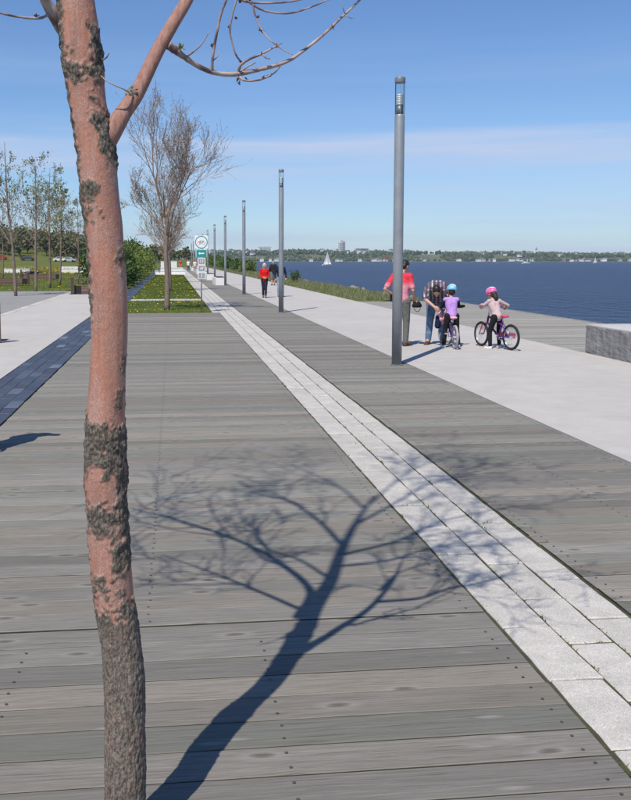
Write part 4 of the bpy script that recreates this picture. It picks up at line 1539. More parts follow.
for a, b in zip(F_[:-1], F_[1:]): m.tube([(cxx + a[0], -0.014, cz + a[1]), (cxx + b[0], -0.014, cz + b[1])], 0.006, 5)
for a, b in (((-0.075, -0.025), (0.0, -0.03)), ((0.075, -0.025), (0.045, 0.06)), ((0.045, 0.06), (0.075, 0.062)), ((-0.05, 0.05), (-0.02, 0.05)), ((-0.035, 0.035), (-0.035, 0.05))):
    m.tube([(cxx + a[0], -0.014, cz + a[1]), (cxx + b[0], -0.014, cz + b[1])], 0.006, 5)
m.build('bicycle_symbol', MATS['sign_dim'], pn)
pa = panel('arrow_panel', xpx(196.6), xpx(206.6), zpx(256.9), zpx(250.1), MATS['sign_green'], -0.004)
pb = panel('panel_border', xpx(196.2), xpx(207.0), zpx(257.2), zpx(249.8), MATS['white_paint'], -0.001, 0.002, pa)
az_ = (zpx(256.9) + zpx(250.1)) / 2
m = MB()
arr = [(-0.10, 0), (-0.045, 0.05), (-0.045, 0.02), (0.10, 0.02), (0.10, -0.02), (-0.045, -0.02), (-0.045, -0.05)]
for y in (-0.0125, -0.016):
    for a in arr: m.v.append((a[0], y, az_ + a[1]))
m.face(range(6, -1, -1)); m.face(range(7, 14))
for i in range(7): m.face((i, (i + 1) % 7, 7 + (i + 1) % 7, 7 + i))
m.build('arrow', MATS['white_paint'], pa)
for k in range(3):
    z1 = zpx(257.8 + k * 7.1); z0 = zpx(257.8 + k * 7.1 + 6.95)
    q = panel('pictogram_panel', xpx(198.0), xpx(205.7), z0, z1, MATS['white_paint'], -0.004)
    panel('grey_field', xpx(198.7), xpx(205.0), z0 + 0.022, z1 - 0.022, MATS['sign_grey'], -0.013, 0.002, q)
    m = MB(); c0 = Vector((xpx(201.85), -0.0185, (z0 + z1) / 2))
    if k == 0:      # two figures on wheels
        for s_ in (-1, 1):
            m.ball(c0 + Vector((s_ * 0.04, 0, 0.045)), (0.014, 0.003, 0.014), 8, 6)
            m.tube([c0 + Vector((s_ * 0.04, 0, 0.03)), c0 + Vector((s_ * 0.03, 0, -0.02)), c0 + Vector((s_ * 0.05, 0, -0.06))], 0.010, 5)
    elif k == 1:    # dog shape
        m.box(-0.045, 0.035, -0.003, 0.002, -0.015, 0.02, Matrix.Translation(c0))
        for x_ in (-0.04, 0.02): m.box(x_, x_ + 0.014, -0.003, 0.002, -0.06, -0.015, Matrix.Translation(c0))
        m.tube([c0 + Vector((0.03, 0, 0.01)), c0 + Vector((0.055, 0, 0.05))], 0.014, 6)
    else:           # walker
        m.ball(c0 + Vector((0, 0, 0.055)), (0.015, 0.003, 0.015), 8, 6)
        m.tube([c0 + Vector((0, 0, 0.035)), c0 + Vector((0, 0, -0.01))], 0.015, 5)
        m.tube([c0 + Vector((0, 0, -0.01)), c0 + Vector((-0.022, 0, -0.07))], 0.009, 5); m.tube([c0 + Vector((0, 0, -0.01)), c0 + Vector((0.022, 0, -0.07))], 0.009, 5)
    m.build('pictogram', MATS['white_paint'], q)
m = MB(); m.box(-0.03, 0.03, 0.0, 0.044, 2.05, 2.07); m.box(-0.03, 0.03, 0.0, 0.044, 1.4, 1.42); m.build('clamp', MATS['post_metal'], sg)

# ================================================================== BENCHES
def timber_bench(x, y, L, mirror, label, post_mat, rz=0.0):
    """long timber seat with a dark steel end block, an end post and a thin rail"""
    t = empty('timber_bench', (x, y, 0), rz)
    tag(t, label, 'bench', 'timber benches of the plaza')
    s_ = -1 if mirror else 1
    def X(a): return s_ * a
    def bx(m, a, b, *r): m.box(min(X(a), X(b)), max(X(a), X(b)), *r)
    m = MB(); bx(m, 0.0, 0.13, -0.06, 0.07, 0.0, 0.84); m.build('post', post_mat, t)
    m = MB(); bx(m, L - 0.13, L, -0.06, 0.07, 0.0, 0.84); m.build('post', post_mat, t)
    m = MB(); bx(m, 0.132, L - 0.132, -0.02, 0.03, 0.77, 0.82); m.build('rail', MATS['bench_wood'], t)
    m = MB(); bx(m, 0.15, 0.5, 0.13, 0.72, 0.0, 0.40); m.build('end_block', MATS['dark_steel'], t)
    for k in range(3):
        m = MB(); bx(m, 0.503, L - 0.15, 0.12, 0.16, 0.01 + k * 0.135, 0.135 + k * 0.135); m.build('front_board', MATS['bench_wood'], t)
    for k in range(4):
        m = MB(); bx(m, 0.14, L - 0.14, 0.115 + k * 0.155, 0.262 + k * 0.155, 0.417, 0.455); m.build('seat_board', MATS['bench_wood'], t)
    m = MB(); bx(m, 0.52, L - 0.16, 0.165, 0.70, 0.0, 0.414); m.build('frame', MATS['dark_steel'], t)
    return t


timber_bench(-5.05, 46.0, 2.6, False, 'timber bench with a rail at the end of the concrete path, beside the near tree', MATS['dark_post'])
timber_bench(-9.95, 64.6, 3.6, True, 'long empty timber bench on the plaza behind the tall slender tree', MATS['dark_post'])
timber_bench(-9.95, 83.0, 3.6, True, 'timber bench on the grass with a person lying on it', MATS['dark_post'])
pst = ground(0.6, 343)
timber_bench(pst.x, pst.y, 2.2, True, 'timber bench at the plaza edge of the path, only its brown end post in view', plain('brown_post', (0.30, 0.15, 0.09), 0.7))


def white_bench(x, y, L, d, h, label, rz=0, top=True, group=None):
    t = empty('white_bench', (x, y, 0), rz)
    tag(t, label, 'bench', group)
    m = MB(); m.slab(-L / 2, L / 2, -d / 2, d / 2, -0.12, h, 0.015); m.build('block', MATS['white_concrete'], t)
    if top:
        for k in range(3):
            m = MB(); m.box(-L / 2 + 0.08, L / 2 - 0.08, -d / 2 + 0.05 + k * (d - 0.1) / 3, -d / 2 + 0.05 + (k + 0.93) * (d - 0.1) / 3, h + 0.003, h + 0.03); m.build('seat_board', MATS['dark_steel'], t)
    else:
        m = MB(); m.slab(-L / 2 - 0.03, L / 2 + 0.03, -d / 2 - 0.03, d / 2 + 0.03, h + 0.003, h + 0.06, 0.01); m.build('coping', MATS['white_concrete'], t)


white_bench(3.32, 64.0, 0.75, 5.0, 0.50, 'white block seat with dark boards beside the fourth lamp post', 0, True, 'white block seats under the lamp posts')
for k, y in enumerate((79, 94.5, 109.5, 124.5, 139.8)):
    white_bench(3.30, y, 0.75, 4.6, 0.50, 'white block seat with dark boards beside the %s lamp post' % ORD[k + 4], 0, True, 'white block seats under the lamp posts')
white_bench(-0.22, 106.4, 3.5, 0.6, 0.38, 'long low white bench across the end of the median lawn', 0, False, 'low white benches across the median')
white_bench(-0.1, 139, 3.3, 0.7, 0.45, 'long low white bench second across the median, behind the first', 0, False, 'low white benches across the median')
white_bench(-0.6, 172, 3.0, 2.6, 1.35, 'big white block at the far end of the median', 0, False, 'low white benches across the median')
for (u0, u1, v_, h, lab) in ((4.5, 29.5, 272.2, 0.42, 'low white bench on the park field behind the slender trees'), (61, 86, 268.3, 0.32, 'thin white bench far across the park field, behind another white bench'), (61, 86, 272.2, 0.42, 'low white bench on the park field beside the hedge')):
    a_, b_ = ground(u0, v_), ground(u1, v_)
    white_bench((a_.x + b_.x) / 2, a_.y, b_.x - a_.x, 0.6, h, lab, 0, False, 'white benches on the park field')

# ================================================================== GRANITE WALL BY THE RIVER DECK
gw = empty('granite_wall', (7.735, 16.15, 0))
tag(gw, 'low rough granite seat wall with pale top at the edge of the river deck', 'wall')
yy = 0.0
r_ = random.Random(3)
for k, L in enumerate((1.9, 1.7, 1.8, 1.6)):
    bm = bmesh.new()
    bmesh.ops.create_cube(bm, size=1.0)
    for v in bm.verts:
        v.co = Vector((v.co.x * 1.5 + 0.75, v.co.y * (L - 0.012) - yy - L / 2, v.co.z * 0.512 + 0.256))
    bmesh.ops.subdivide_edges(bm, edges=bm.edges[:], cuts=14, use_grid_fill=True)
    for v in bm.verts:
        if v.co.z < 0.505 and v.co.z > 0.004:
            q = v.co * 5
            v.co += Vector((0.016 * noise.noise(q) + 0.010 * noise.noise(q * 3.1), 0.006 * noise.noise(q * 2 + Vector((5, 0, 0))), 0))
    me = bpy.data.meshes.new('stone_block'); bm.to_mesh(me); bm.free()
    link_mesh('stone_block', me, MATS['granite'], gw)
    m = MB(); m.slab(0.01, 1.49, -yy - L + 0.012, -yy - 0.008, 0.508, 0.54, 0.006); m.build('top_slab', MATS['granite_top'], gw)
    yy += L

# ================================================================== BOATS
def hull(m, L, W, H):
    secs = []
    for i in range(9):
        t = i / 8.0
        w = W / 2 * (1 - max(0, (t - 0.35) / 0.65) ** 2.2) * (0.8 + 0.2 * min(1, t * 3))
        x = -L / 2 + L * t
        b = len(m.v)
        for (a, z) in ((1, H * (1 + 0.25 * t)), (0.85, H * 0.3), (0.3, -0.3), (-0.3, -0.3), (-0.85, H * 0.3), (-1, H * (1 + 0.25 * t))):
            m.v.append((x, a * max(0.02, w), z))
        secs.append(b)
    for a, b in zip(secs[:-1], secs[1:]):
        for k in range(5): m.face((a + k, b + k, b + k + 1, a + k + 1))
        m.face((a + 5, b + 5, b, a))
    m.face([secs[0] + k for k in range(6)]); m.face([secs[-1] + 5 - k for k in range(6)])


sail_m = plain('sail_cloth', (0.82, 0.82, 0.80), 0.8, 0, 0.03, 0.5)
boat_w = plain('boat_white', (0.75, 0.75, 0.74), 0.4, 0, 0.03)


def sailboat(u, vb, label, h=11.0, rz=0.5):
    p = ground(u, vb, WATER_Z)
    t = empty('sailboat', p, rz)
    tag(t, label, 'sailboat')
    k = h / 11.0
    m = MB(); hull(m, 8 * k, 2.6 * k, 0.9 * k); m.build('hull', boat_w, t)
    m = MB(); m.tube([(0.6 * k, 0, 0.5), (0.6 * k, 0, h)], [0.09 * k, 0.05 * k], 8); m.build('mast', boat_w, t)
    m = MB(); m.tube([(0.6 * k, 0, 1.5 * k), (-3.2 * k, 0.3 * k, 1.4 * k)], 0.07 * k, 6); m.build('boom', boat_w, t)
    def sail(a, b, c, belly):
        m = MB(); n = 8
        A, B, C_ = Vector(a), Vector(b), Vector(c)
        idx = {}
        for i in range(n + 1):
            for j in range(n + 1 - i):
                s_, q = i / n, j / n
                pt = A * (1 - s_ - q) + B * s_ + C_ * q
                pt.y += belly * math.sin(math.pi * min(1, s_ + q)) * (1 - s_)
                idx[i, j] = len(m.v); m.v.append(tuple(pt))
        for i in range(n):
            for j in range(n - i):
                m.face((idx[i, j], idx[i + 1, j], idx[i, j + 1]))
                if j < n - i - 1: m.face((idx[i + 1, j], idx[i + 1, j + 1], idx[i, j + 1]))
        return m
    sail((0.5 * k, 0, 1.6 * k), (0.5 * k, 0, h * 0.98), (-3.1 * k, 0.3 * k, 1.5 * k), 0.4 * k).build('mainsail', sail_m, t, True)
    sail((3.8 * k, 0, 1.2 * k), (0.8 * k, 0, h * 0.85), (0.2 * k, 0.3 * k, 1.4 * k), 0.5 * k).build('jib', sail_m, t, True)
    m = MB(); m.box(-2.2 * k, 0.8 * k, -0.7 * k, 0.7 * k, 0.8 * k, 1.4 * k); m.build('cabin', boat_w, t)


sailboat(327, 265.6, 'white sailboat with full sails out on the river', 11.5, 0.35)
sailboat(595, 263.2, 'tiny white sailboat near the far shore', 9.0, 0.4)
p = ground(526, 263.9, WATER_Z)
mbt = empty('motorboat', p, 0.15)
tag(mbt, 'small white motorboat near the far shore', 'motorboat')
m = MB(); hull(m, 10, 3.2, 1.4); m.build('hull', boat_w, mbt)
m = MB(); m.box(-2.4, 1.6, -1.2, 1.2, 1.5, 2.9); c_ = m.build('cabin', boat_w, mbt)
m = MB(); m.box(-2.0, 1.65, -1.22, 1.22, 2.1, 2.6); m.build('window_band', pane, c_)

# ================================================================== PARKED CARS BEYOND THE FIELD
def car(u, v, rz, paint, label, y=270.0):
    p = at_depth(u, v, y)
    t = empty('parked_car', (p.x, y, hill_left(p.x, y) - 0.1), rz)
    tag(t, label, 'car', 'cars parked beyond the park field')
    m = MB()
    out = [(-2.1, 0.35), (-2.15, 0.75), (-1.9, 0.95), (-1.5, 0.98), (-1.0, 1.42), (0.5, 1.45), (1.1, 0.98), (1.95, 0.85), (2.15, 0.6), (2.1, 0.35)]
    b = len(m.v)
    for s_ in (-1, 1):
        for x, z in out: m.v.append((x, s_ * (0.85 if z < 1.1 else 0.7), z))
    n = len(out)
    m.face([b + i for i in range(n)]); m.face([b + n + i for i in range(n)][::-1])
    for i in range(n): m.face((b + i, b + n + i, b + n + (i + 1) % n, b + (i + 1) % n))
    m.build('body', paint, t)
    for s_ in (-1, 1):
        m = MB()
        m.v = [(-1.35, s_ * 0.86, 1.0), (0.95, s_ * 0.86, 1.0), (0.45, s_ * 0.74, 1.38), (-0.95, s_ * 0.74, 1.38)]
        m.face((0, 1, 2, 3)); m.build('window', pane, t)
        for x in (-1.35, 1.35):
            m = MB(); m.lathe([(0.32, -0.1), (0.32, 0.1)], 14, Matrix.Translation((x, s_ * 0.8, 0.32)) @ Matrix.Rotation(math.pi / 2, 4, 'X')); m.build('wheel', MATS['dark_steel'], t)


car(60.5, 258, 0.1, plain('car_white', (0.7, 0.7, 0.7), 0.3), 'white car parked beyond the field, behind the pair of leafy slender trees')
car(69, 258, -0.2, plain('car_silver', (0.5, 0.51, 0.52), 0.3, 0.4), 'silver car parked beside the white one beyond the field')
car(0.5, 258, 0.2, plain('car_red', (0.45, 0.03, 0.03), 0.3), 'red car parked at the left end of the far field')
car(28, 259, 0.0, plain('car_dark', (0.05, 0.055, 0.06), 0.3), 'dark car parked below the wooded hill')

# ================================================================== PEOPLE
def remeshed(name, mb_, voxel, mat, parent, smooth=4, factor=0.5):
    me = mb_.mesh(name + '_raw')
    o = bpy.data.objects.new(name + '_raw', me)
    col.objects.link(o)
    md = o.modifiers.new('r', 'REMESH'); md.mode = 'VOXEL'; md.voxel_size = voxel
    s_ = o.modifiers.new('s', 'SMOOTH'); s_.iterations = smooth; s_.factor = factor
    dg = bpy.context.evaluated_depsgraph_get()
    out = bpy.data.meshes.new_from_object(o.evaluated_get(dg))
    bpy.data.objects.remove(o)
    bpy.data.meshes.remove(me)
    out.name = name
    out.materials.clear()
    out.polygons.foreach_set('use_smooth', [True] * len(out.polygons))
    return link_mesh(name, out, mat, parent)


SKIN = plain('skin', (0.50, 0.29, 0.205), 0.55, 0, 0.08, 20)
HAIR_B = plain('black_hair', (0.014, 0.012, 0.012), 0.5, 0, 0.3, 60)
HAIR_D = plain('dark_brown_hair', (0.030, 0.019, 0.015), 0.5, 0, 0.3, 60)
HAIR_W = plain('white_hair', (0.62, 0.58, 0.52), 0.7, 0, 0.15, 60)
EYE_D = plain('eye_dark', (0.03, 0.02, 0.02), 0.3)
LIP = plain('lip', (0.42, 0.16, 0.13), 0.5)

BASE = dict(pelvis=(0, 0, .93), waist=(0, 0, 1.08), chest=(0, .01, 1.30), neck=(0, -.01, 1.47), head=(0, .02, 1.625),
            shL=(-.175, 0, 1.41), shR=(.175, 0, 1.41), elL=(-.225, -.03, 1.13), elR=(.225, -.03, 1.13), wrL=(-.225, .06, .90), wrR=(.225, .06, .90),
            hdL=(-.22, .10, .81), hdR=(.22, .10, .81),
            hipL=(-.09, 0, .90), hipR=(.09, 0, .90), knL=(-.10, .03, .49), knR=(.10, .03, .49), anL=(-.10, 0, .09), anR=(.10, 0, .09), toL=(-.115, .15, .035), toR=(.115, .15, .035))


def person(label, loc, rz, joints=None, k=1.0, head_k=1.0, top=None, sleeve=1.0, bottom=None, leg=1.0, shoe=None, hair=HAIR_B, hair_style='short', cap=None, helmet=None, vest=None,
           face=(0, 1, 0), voxel=0.012, group=None, girth=1.0, extra=None, up=None, curl=None):
    J = {a: Vector(b) for a, b in BASE.items()}
    for a, b in (joints or {}).items(): J[a] = Vector(b)
    J = {a: b * k for a, b in J.items()}
    t = empty('person', loc, rz)
    tag(t, label, 'person', group)
    g = girth * k
    vx = voxel
    fwd = Vector(face).normalized()
    hup = Vector(up).normalized() if up else (J['head'] - J['neck']).normalized()
    fwd = (fwd - hup * fwd.dot(hup)).normalized()
    hr = hup.cross(fwd) * -1
    HM = Matrix((hr, fwd, hup)).transposed()
    hs = head_k * k

    def torso(m, e):
        m.capsule(J['pelvis'], .135 * g + e, J['waist'], .120 * g + e, 16)
        for s_ in (-1, 1):
            d = (J['shR'] - J['shL']).normalized() * s_
            m.capsule(J['waist'] + d * .035 * g, .105 * g + e, J['chest'] + d * .06 * g, .112 * g + e, 14)
            m.capsule(J['pelvis'] + d * .05 * g, .105 * g + e, J['waist'] + d * .03 * g, .10 * g + e, 14)
        m.capsule(J['chest'], .115 * g + e, J['neck'].lerp(J['chest'], .35), .075 * g + e, 14)
        m.capsule(J['shL'], .062 * g + e, J['chest'].lerp(J['neck'], .45), .085 * g + e, 12)
        m.capsule(J['shR'], .062 * g + e, J['chest'].lerp(J['neck'], .45), .085 * g + e, 12)

    def arm(m, s_, e, upto=1.0):
        a, b, c = J['sh' + s_], J['el' + s_], J['wr' + s_]
        if upto <= 0.5:
            m.capsule(a, .054 * g + e, a.lerp(b, upto * 2), .044 * g + e * 1.3)
        else:
            m.capsule(a, .054 * g + e, b, .040 * g + e); m.capsule(b, .041 * g + e, b.lerp(c, (upto - .5) * 2), .029 * g + e)

    def legs(m, s_, e, upto=1.0):
        a, b, c = J['hip' + s_], J['kn' + s_], J['an' + s_]
        if upto <= 0.55:
            m.capsule(a, .092 * g + e, a.lerp(b, upto * 2), .075 * g + e * 1.5)
        else:
            m.capsule(a, .090 * g + e, b, .058 * g + e); m.capsule(b.lerp(c, .25), .056 * g + e * .9, b, .057 * g + e); m.capsule(b.lerp(c, .3), .054 * g + e, b.lerp(c, (upto - .5) * 2), .040 * g + e * 1.3)

    m = MB()                                   # the body, one continuous surface
    torso(m, -0.008 * k)
    for s_ in 'LR':
        arm(m, s_, -.004 * k); legs(m, s_, -.006 * k)
        m.capsule(J['an' + s_], .040 * k, J['to' + s_].lerp(J['an' + s_], .15), .032 * k)
        w, h = J['wr' + s_], J['hd' + s_]
        d = (h - w).normalized()
        side_ = (d.cross(Vector((0, 1, 0)) if abs(d.y) < .8 else Vector((0, 0, 1)))).normalized()
        nrm_ = d.cross(side_).normalized()
        m.capsule(w, .026 * k, w.lerp(h, .35), .030 * k); 
        for q in (-1, 0, 1): m.capsule(w.lerp(h, .15) + side_ * q * .018 * k, .019 * k, h.lerp(w, .25) + side_ * q * .024 * k, .017 * k, 8)
        cv = nrm_ if (curl is None) else Vector(curl).normalized()
        for q, (o_, L_) in enumerate(((-.034, .055), (-.012, .068), (.011, .065), (.033, .05))):
            b0 = h.lerp(w, .2) + side_ * o_ * k
            b1 = b0 + (d * .75 + cv * .3) * L_ * .55 * k + side_ * o_ * .15 * k
            b2 = b1 + (d * .35 + cv * .8) * L_ * .5 * k
            m.capsule(b0, .0105 * k, b1, .0098 * k, 6); m.capsule(b1, .0098 * k, b2, .0085 * k, 6)
        th = w.lerp(h, .3) + side_ * (-.028 if s_ == 'L' else .028) * k
        sd = side_ * (-1 if s_ == 'L' else 1)
        m.capsule(th, .013 * k, th + (d * .5 + sd * .6 + cv * .3).normalized() * .035 * k, .011 * k, 6)
        m.capsule(th + (d * .5 + sd * .6 + cv * .3).normalized() * .035 * k, .011 * k, th + (d * .8 + sd * .6 + cv * .6).normalized() * .058 * k, .009 * k, 6)
    m.capsule(J['neck'].lerp(J['chest'], .3), .062 * k, J['head'] - hup * .05 * hs, .052 * k)
    H = J['head']
    m.ball(H + hup * .015 * hs, (.074 * hs, .092 * hs, .098 * hs), 18, 12, HM)
    m.ball(H - hup * .045 * hs + fwd * .022 * hs, (.058 * hs, .068 * hs, .066 * hs), 14, 10, HM)
    m.capsule(H + fwd * .088 * hs + hup * .01 * hs, .011 * hs, H + fwd * .108 * hs - hup * .022 * hs, .015 * hs, 8)
    for s_ in (-1, 1): m.ball(H + hr * s_ * .076 * hs - hup * .005 * hs, (.012 * hs, .02 * hs, .032 * hs), 8, 6, HM)
    remeshed('body', m, vx * 0.72, SKIN, t, 2)
    for s_ in (-1, 1):
        e = MB(); e.ball(H + fwd * .084 * hs + hr * s_ * .031 * hs + hup * .012 * hs, (.013 * hs, .008 * hs, .008 * hs), 8, 6, HM); e.build('eye', EYE_D, t, True)
    e = MB(); e.ball(H + fwd * .086 * hs - hup * .058 * hs, (.024 * hs, .009 * hs, .008 * hs), 8, 6, HM); e.build('mouth', LIP, t, True)

    if top:
        m = MB(); torso(m, .012 * k)
        if not vest:
            for s_ in 'LR': arm(m, s_, .012 * k, sleeve)
        remeshed('shirt', m, vx, top, t)
    if vest:
        for s_ in 'LR':
            m = MB(); arm(m, s_, .012 * k, sleeve); remeshed('sleeve', m, vx, vest, t)
    if bottom:
        m = MB(); m.capsule(J['pelvis'], .142 * g, J['pelvis'].lerp(J['waist'], .55), .135 * g, 16)
        for s_ in 'LR':
            m.capsule(J['hip' + s_], .11 * g, J['pelvis'].lerp(J['hip' + s_], .4), .12 * g, 14); legs(m, s_, .014 * k, leg)
        remeshed('trousers' if leg > .55 else 'shorts', m, vx, bottom, t)
    if shoe:
        for s_ in 'LR':
            m = MB(); a, b = J['an' + s_], J['to' + s_]
            d = (b - a); d.z = 0; d.normalize()
            flat = lambda p: Vector((p.x, p.y, 0))
            m.capsule(flat(a) - d * .03 * k + Vector((0, 0, .042 * k)), .040 * k, flat(b) + Vector((0, 0, .038 * k)), .036 * k, 12)
            m.capsule(flat(a) + Vector((0, 0, .05 * k)), .044 * k, a + Vector((0, 0, .0)), .046 * k, 12)
            if a.z < .25: m.box(-.042 * k, .042 * k, -.06 * k, .20 * k, 0.0, .02 * k, Matrix.Translation(flat(a)) @ Matrix.Rotation(math.atan2(-d.x, d.y), 4, 'Z'))
            if a.z >= .25 * k: 
                m = MB(); m.capsule(a, .046 * k, b, .038 * k, 12)
            remeshed('shoe', m, vx * .7, shoe, t, 3)
    if hair:
        m = MB()
        m.ball(H + hup * .032 * hs - fwd * .014 * hs, (.082 * hs, .094 * hs, .092 * hs), 18, 12, HM)
        m.ball(H - fwd * .04 * hs - hup * .015 * hs, (.076 * hs, .062 * hs, .085 * hs), 14, 10, HM)
        if hair_style == 'long':
            p0 = H - fwd * .07 * hs
            p1 = p0 - Vector((0, 0, .16 * k)) - fwd * .06 * hs; p2 = p1 - Vector((0, 0, .15 * k)) + fwd * .01
            m.capsule(p0, .06 * hs, p1, .055 * hs); m.capsule(p1, .055 * hs, p2, .022 * hs)
        if hair_style == 'bob':
            for s_ in (-1, 1): m.capsule(H + hr * s_ * .06 * hs, .04 * hs, H + hr * s_ * .064 * hs - hup * .09 * hs - fwd * .02, .032 * hs)
        remeshed('hair', m, vx * .8, hair, t, 2)
    if cap:
        m = MB(); m.ball(H + hup * .05 * hs - fwd * .005 * hs, (.090 * hs, .103 * hs, .085 * hs), 18, 12, HM)
        m.ball(H + fwd * .14 * hs + hup * .045 * hs, (.07 * hs, .085 * hs, .010 * hs), 16, 6, HM)
        remeshed('cap', m, vx * .7, cap, t, 2)
    if helmet:
        m = MB()
        b0 = len(m.v)
        m.ball(H + hup * .045 * hs - fwd * .008 * hs, (.105 * hs, .135 * hs, .105 * hs), 22, 14, HM)
        hc = H + hup * .012 * hs
        for i in range(b0, len(m.v)):
            p = Vector(m.v[i]); q = (p - hc).dot(hup)
            if q < 0: m.v[i] = tuple(p - hup * q * 0.92)
        h_ = m.build('helmet', helmet, t, True)
        m = MB()
        for o_ in (-.05, -.017, .017, .05):
            pth = []
            for q in range(9):
                a = R(35 + q * 13.5)
                r0 = math.sqrt(max(0.05, 1 - (o_ / .105) ** 2))
                pth.append(H + hup * (.045 + .105 * r0 * math.sin(a) + .001) * hs + fwd * (-.008 + .135 * r0 * math.cos(a)) * hs + hr * o_ * hs)
            m.tube(pth, .009 * hs, 5)
        m.build('vent', MATS['white_paint'], h_)
        m = MB()
        for s_ in (-1, 1): m.tube([H + hr * s_ * .085 * hs + hup * .02 * hs, H + hr * s_ * .074 * hs - hup * .05 * hs, H - hup * .108 * hs + fwd * .02 * hs], .006 * hs, 5)
        m.build('strap', MATS['dark_steel'], h_)
    return t, J


def ramp_cloth(name, stops, lo, hi):
    t = NT(name)
    s_ = t.n('ShaderNodeSeparateXYZ'); t.set(s_.inputs[0], t.coord())
    z = t.math('DIVIDE', t.math('SUBTRACT', s_.outputs[2], lo), hi - lo, True)
    t.bump(t.noise(t.coord(), 12, 3), 0.6, 0.03)
    return t.out(t.ramp(z, stops), 0.85, 0, 0.2)


def plaid():
    t = NT('plaid_cloth')
    s_ = t.n('ShaderNodeSeparateXYZ'); t.set(s_.inputs[0], t.coord())
    def stripe(o_, f, th): return t.math('GREATER_THAN', t.math('FRACT', t.math('MULTIPLY', o_, f)), th)
    c = t.mix(t.math('MULTIPLY', stripe(s_.outputs[0], 13.0, .35), .85), (0.50, 0.46, 0.47), (0.03, 0.034, 0.07))
    c = t.mix(t.math('MULTIPLY', stripe(t.math('ADD', s_.outputs[2], s_.outputs[1]), 12.0, .4), .75), c, (0.03, 0.034, 0.07))
    c = t.mix(t.math('MULTIPLY', stripe(s_.outputs[0], 13.0, .86), .7), c, (0.35, 0.10, 0.12))
    t.bump(t.noise(t.coord(), 12, 3), 0.6, 0.03)
    return t.out(c, 0.85, 0, 0.2)


def jeans(name, a, b):
    t = NT(name)
    c = t.ramp(t.noise(t.coord(), 5, 5, 0.6), [(0.35, a), (0.65, b)])
    t.bump(t.noise(t.coord(), 12, 3), 0.7, 0.03)
    return t.out(c, 0.9, 0, 0.15)


def face_to(x, y): return (x, y, 0)


BROWN = cloth('brown_leather', (0.09, 0.055, 0.04)); WHITE_SHOE = cloth('white_shoe', (0.72, 0.72, 0.74), 0.05); BLACK_SHOE = cloth('black_shoe', (0.02, 0.02, 0.022))
DARK = cloth('black_cloth', (0.012, 0.012, 0.015)); NAVY = cloth('navy_cloth', (0.012, 0.018, 0.055)); GREYP = cloth('grey_trousers', (0.13, 0.135, 0.12))

# man in the red and pink shirt behind the first lamp post
q = ground(400, 346)
two = ramp_cloth('red_and_pink_cloth', [(0.0, (0.62, 0.24, 0.30)), (0.52, (0.68, 0.27, 0.33)), (0.66, (0.66, 0.05, 0.075)), (1.0, (0.66, 0.035, 0.06))], 0.92, 1.5)
man, Jm = person('man in a red and pink shirt and grey trousers standing behind the lamp post', (q.x + 0.02, q.y, 0.003), R(-42), dict(
    elL=(-.31, -.13, 1.15), wrL=(-.21, .04, 1.02), hdL=(-.15, .09, .98), elR=(.25, .00, 1.13), wrR=(.22, .14, .95), hdR=(.21, .18, .87), head=(.03, .07, 1.615), knL=(-.10, .02, .49), anL=(-.11, -.05, .09), toL=(-.14, .10, .035)),
    1.0, 1.0, two, 0.38, GREYP, 1.0, BROWN, HAIR_B, 'short', face=(.15, 1, -.35))
m = MB(); m.slab(-.055, .055, -.03, .03, .90, 1.05, .01)
o = m.build('waist_bag', DARK, man, False, (-.13, -.12, 0.0))
# dark helmet he carries at his hip
hm = empty('bicycle_helmet', man.matrix_basis @ Vector((.24, .21, .80)), R(-42))
tag(hm, 'black bicycle helmet held at the hip by the man in the red shirt', 'helmet')
m = MB(); m.ball((0, 0, 0), (.095, .125, .10), 18, 12)
for i, v in enumerate(m.v):
    if v[2] < 0: m.v[i] = (v[0], v[1], v[2] * .25)
m.build('shell', DARK, hm, True)
m = MB()
for x in (-.03, .03): m.tube([(x, .11, .04), (x, .05, .093), (x, -.05, .093), (x, -.11, .04)], .008, 5)
m.build('vent', MATS['dark_steel'], hm)
m = MB(); m.tube(catmull([(-.08, 0, -.01), (-.05, 0.02, -.08), (0.0, 0.03, -.11), (.05, 0.02, -.08), (.08, 0, -.01)], 4), .006, 5); m.build('strap', DARK, hm)

# man in plaid bending over
q = ground(438, 345.3)
person('man in a plaid shirt and blue jeans bending over the girl in the purple vest', (q.x, q.y + 0.12, 0.003), R(180 - 18), dict(
    pelvis=(0, -.10, .90), waist=(0, .0, 1.03), chest=(0, .22, 1.13), neck=(0, .36, 1.13), head=(0, .47, 1.06), shL=(-.165, .28, 1.08), shR=(.165, .28, 1.08),
    elL=(-.27, .34, .90), wrL=(-.21, .42, .72), hdL=(-.18, .44, .64), elR=(.22, .36, .90), wrR=(.03, .46, .75), hdR=(-.05, .48, .70),
    hipL=(-.10, -.09, .87), hipR=(.10, -.09, .87), knL=(-.12, -.02, .47), knR=(.13, -.04, .47), anL=(-.12, -.04, .09), anR=(.16, -.06, .09), toL=(-.13, .11, .035), toR=(.19, .09, .035)),
    1.06, 1.0, plaid(), 0.42, jeans('blue_jeans', (0.06, 0.11, 0.22), (0.20, 0.29, 0.42)), 1.0, BROWN, HAIR_B, 'short', face=(0, .35, -1), up=(0, .9, .35), girth=1.04)


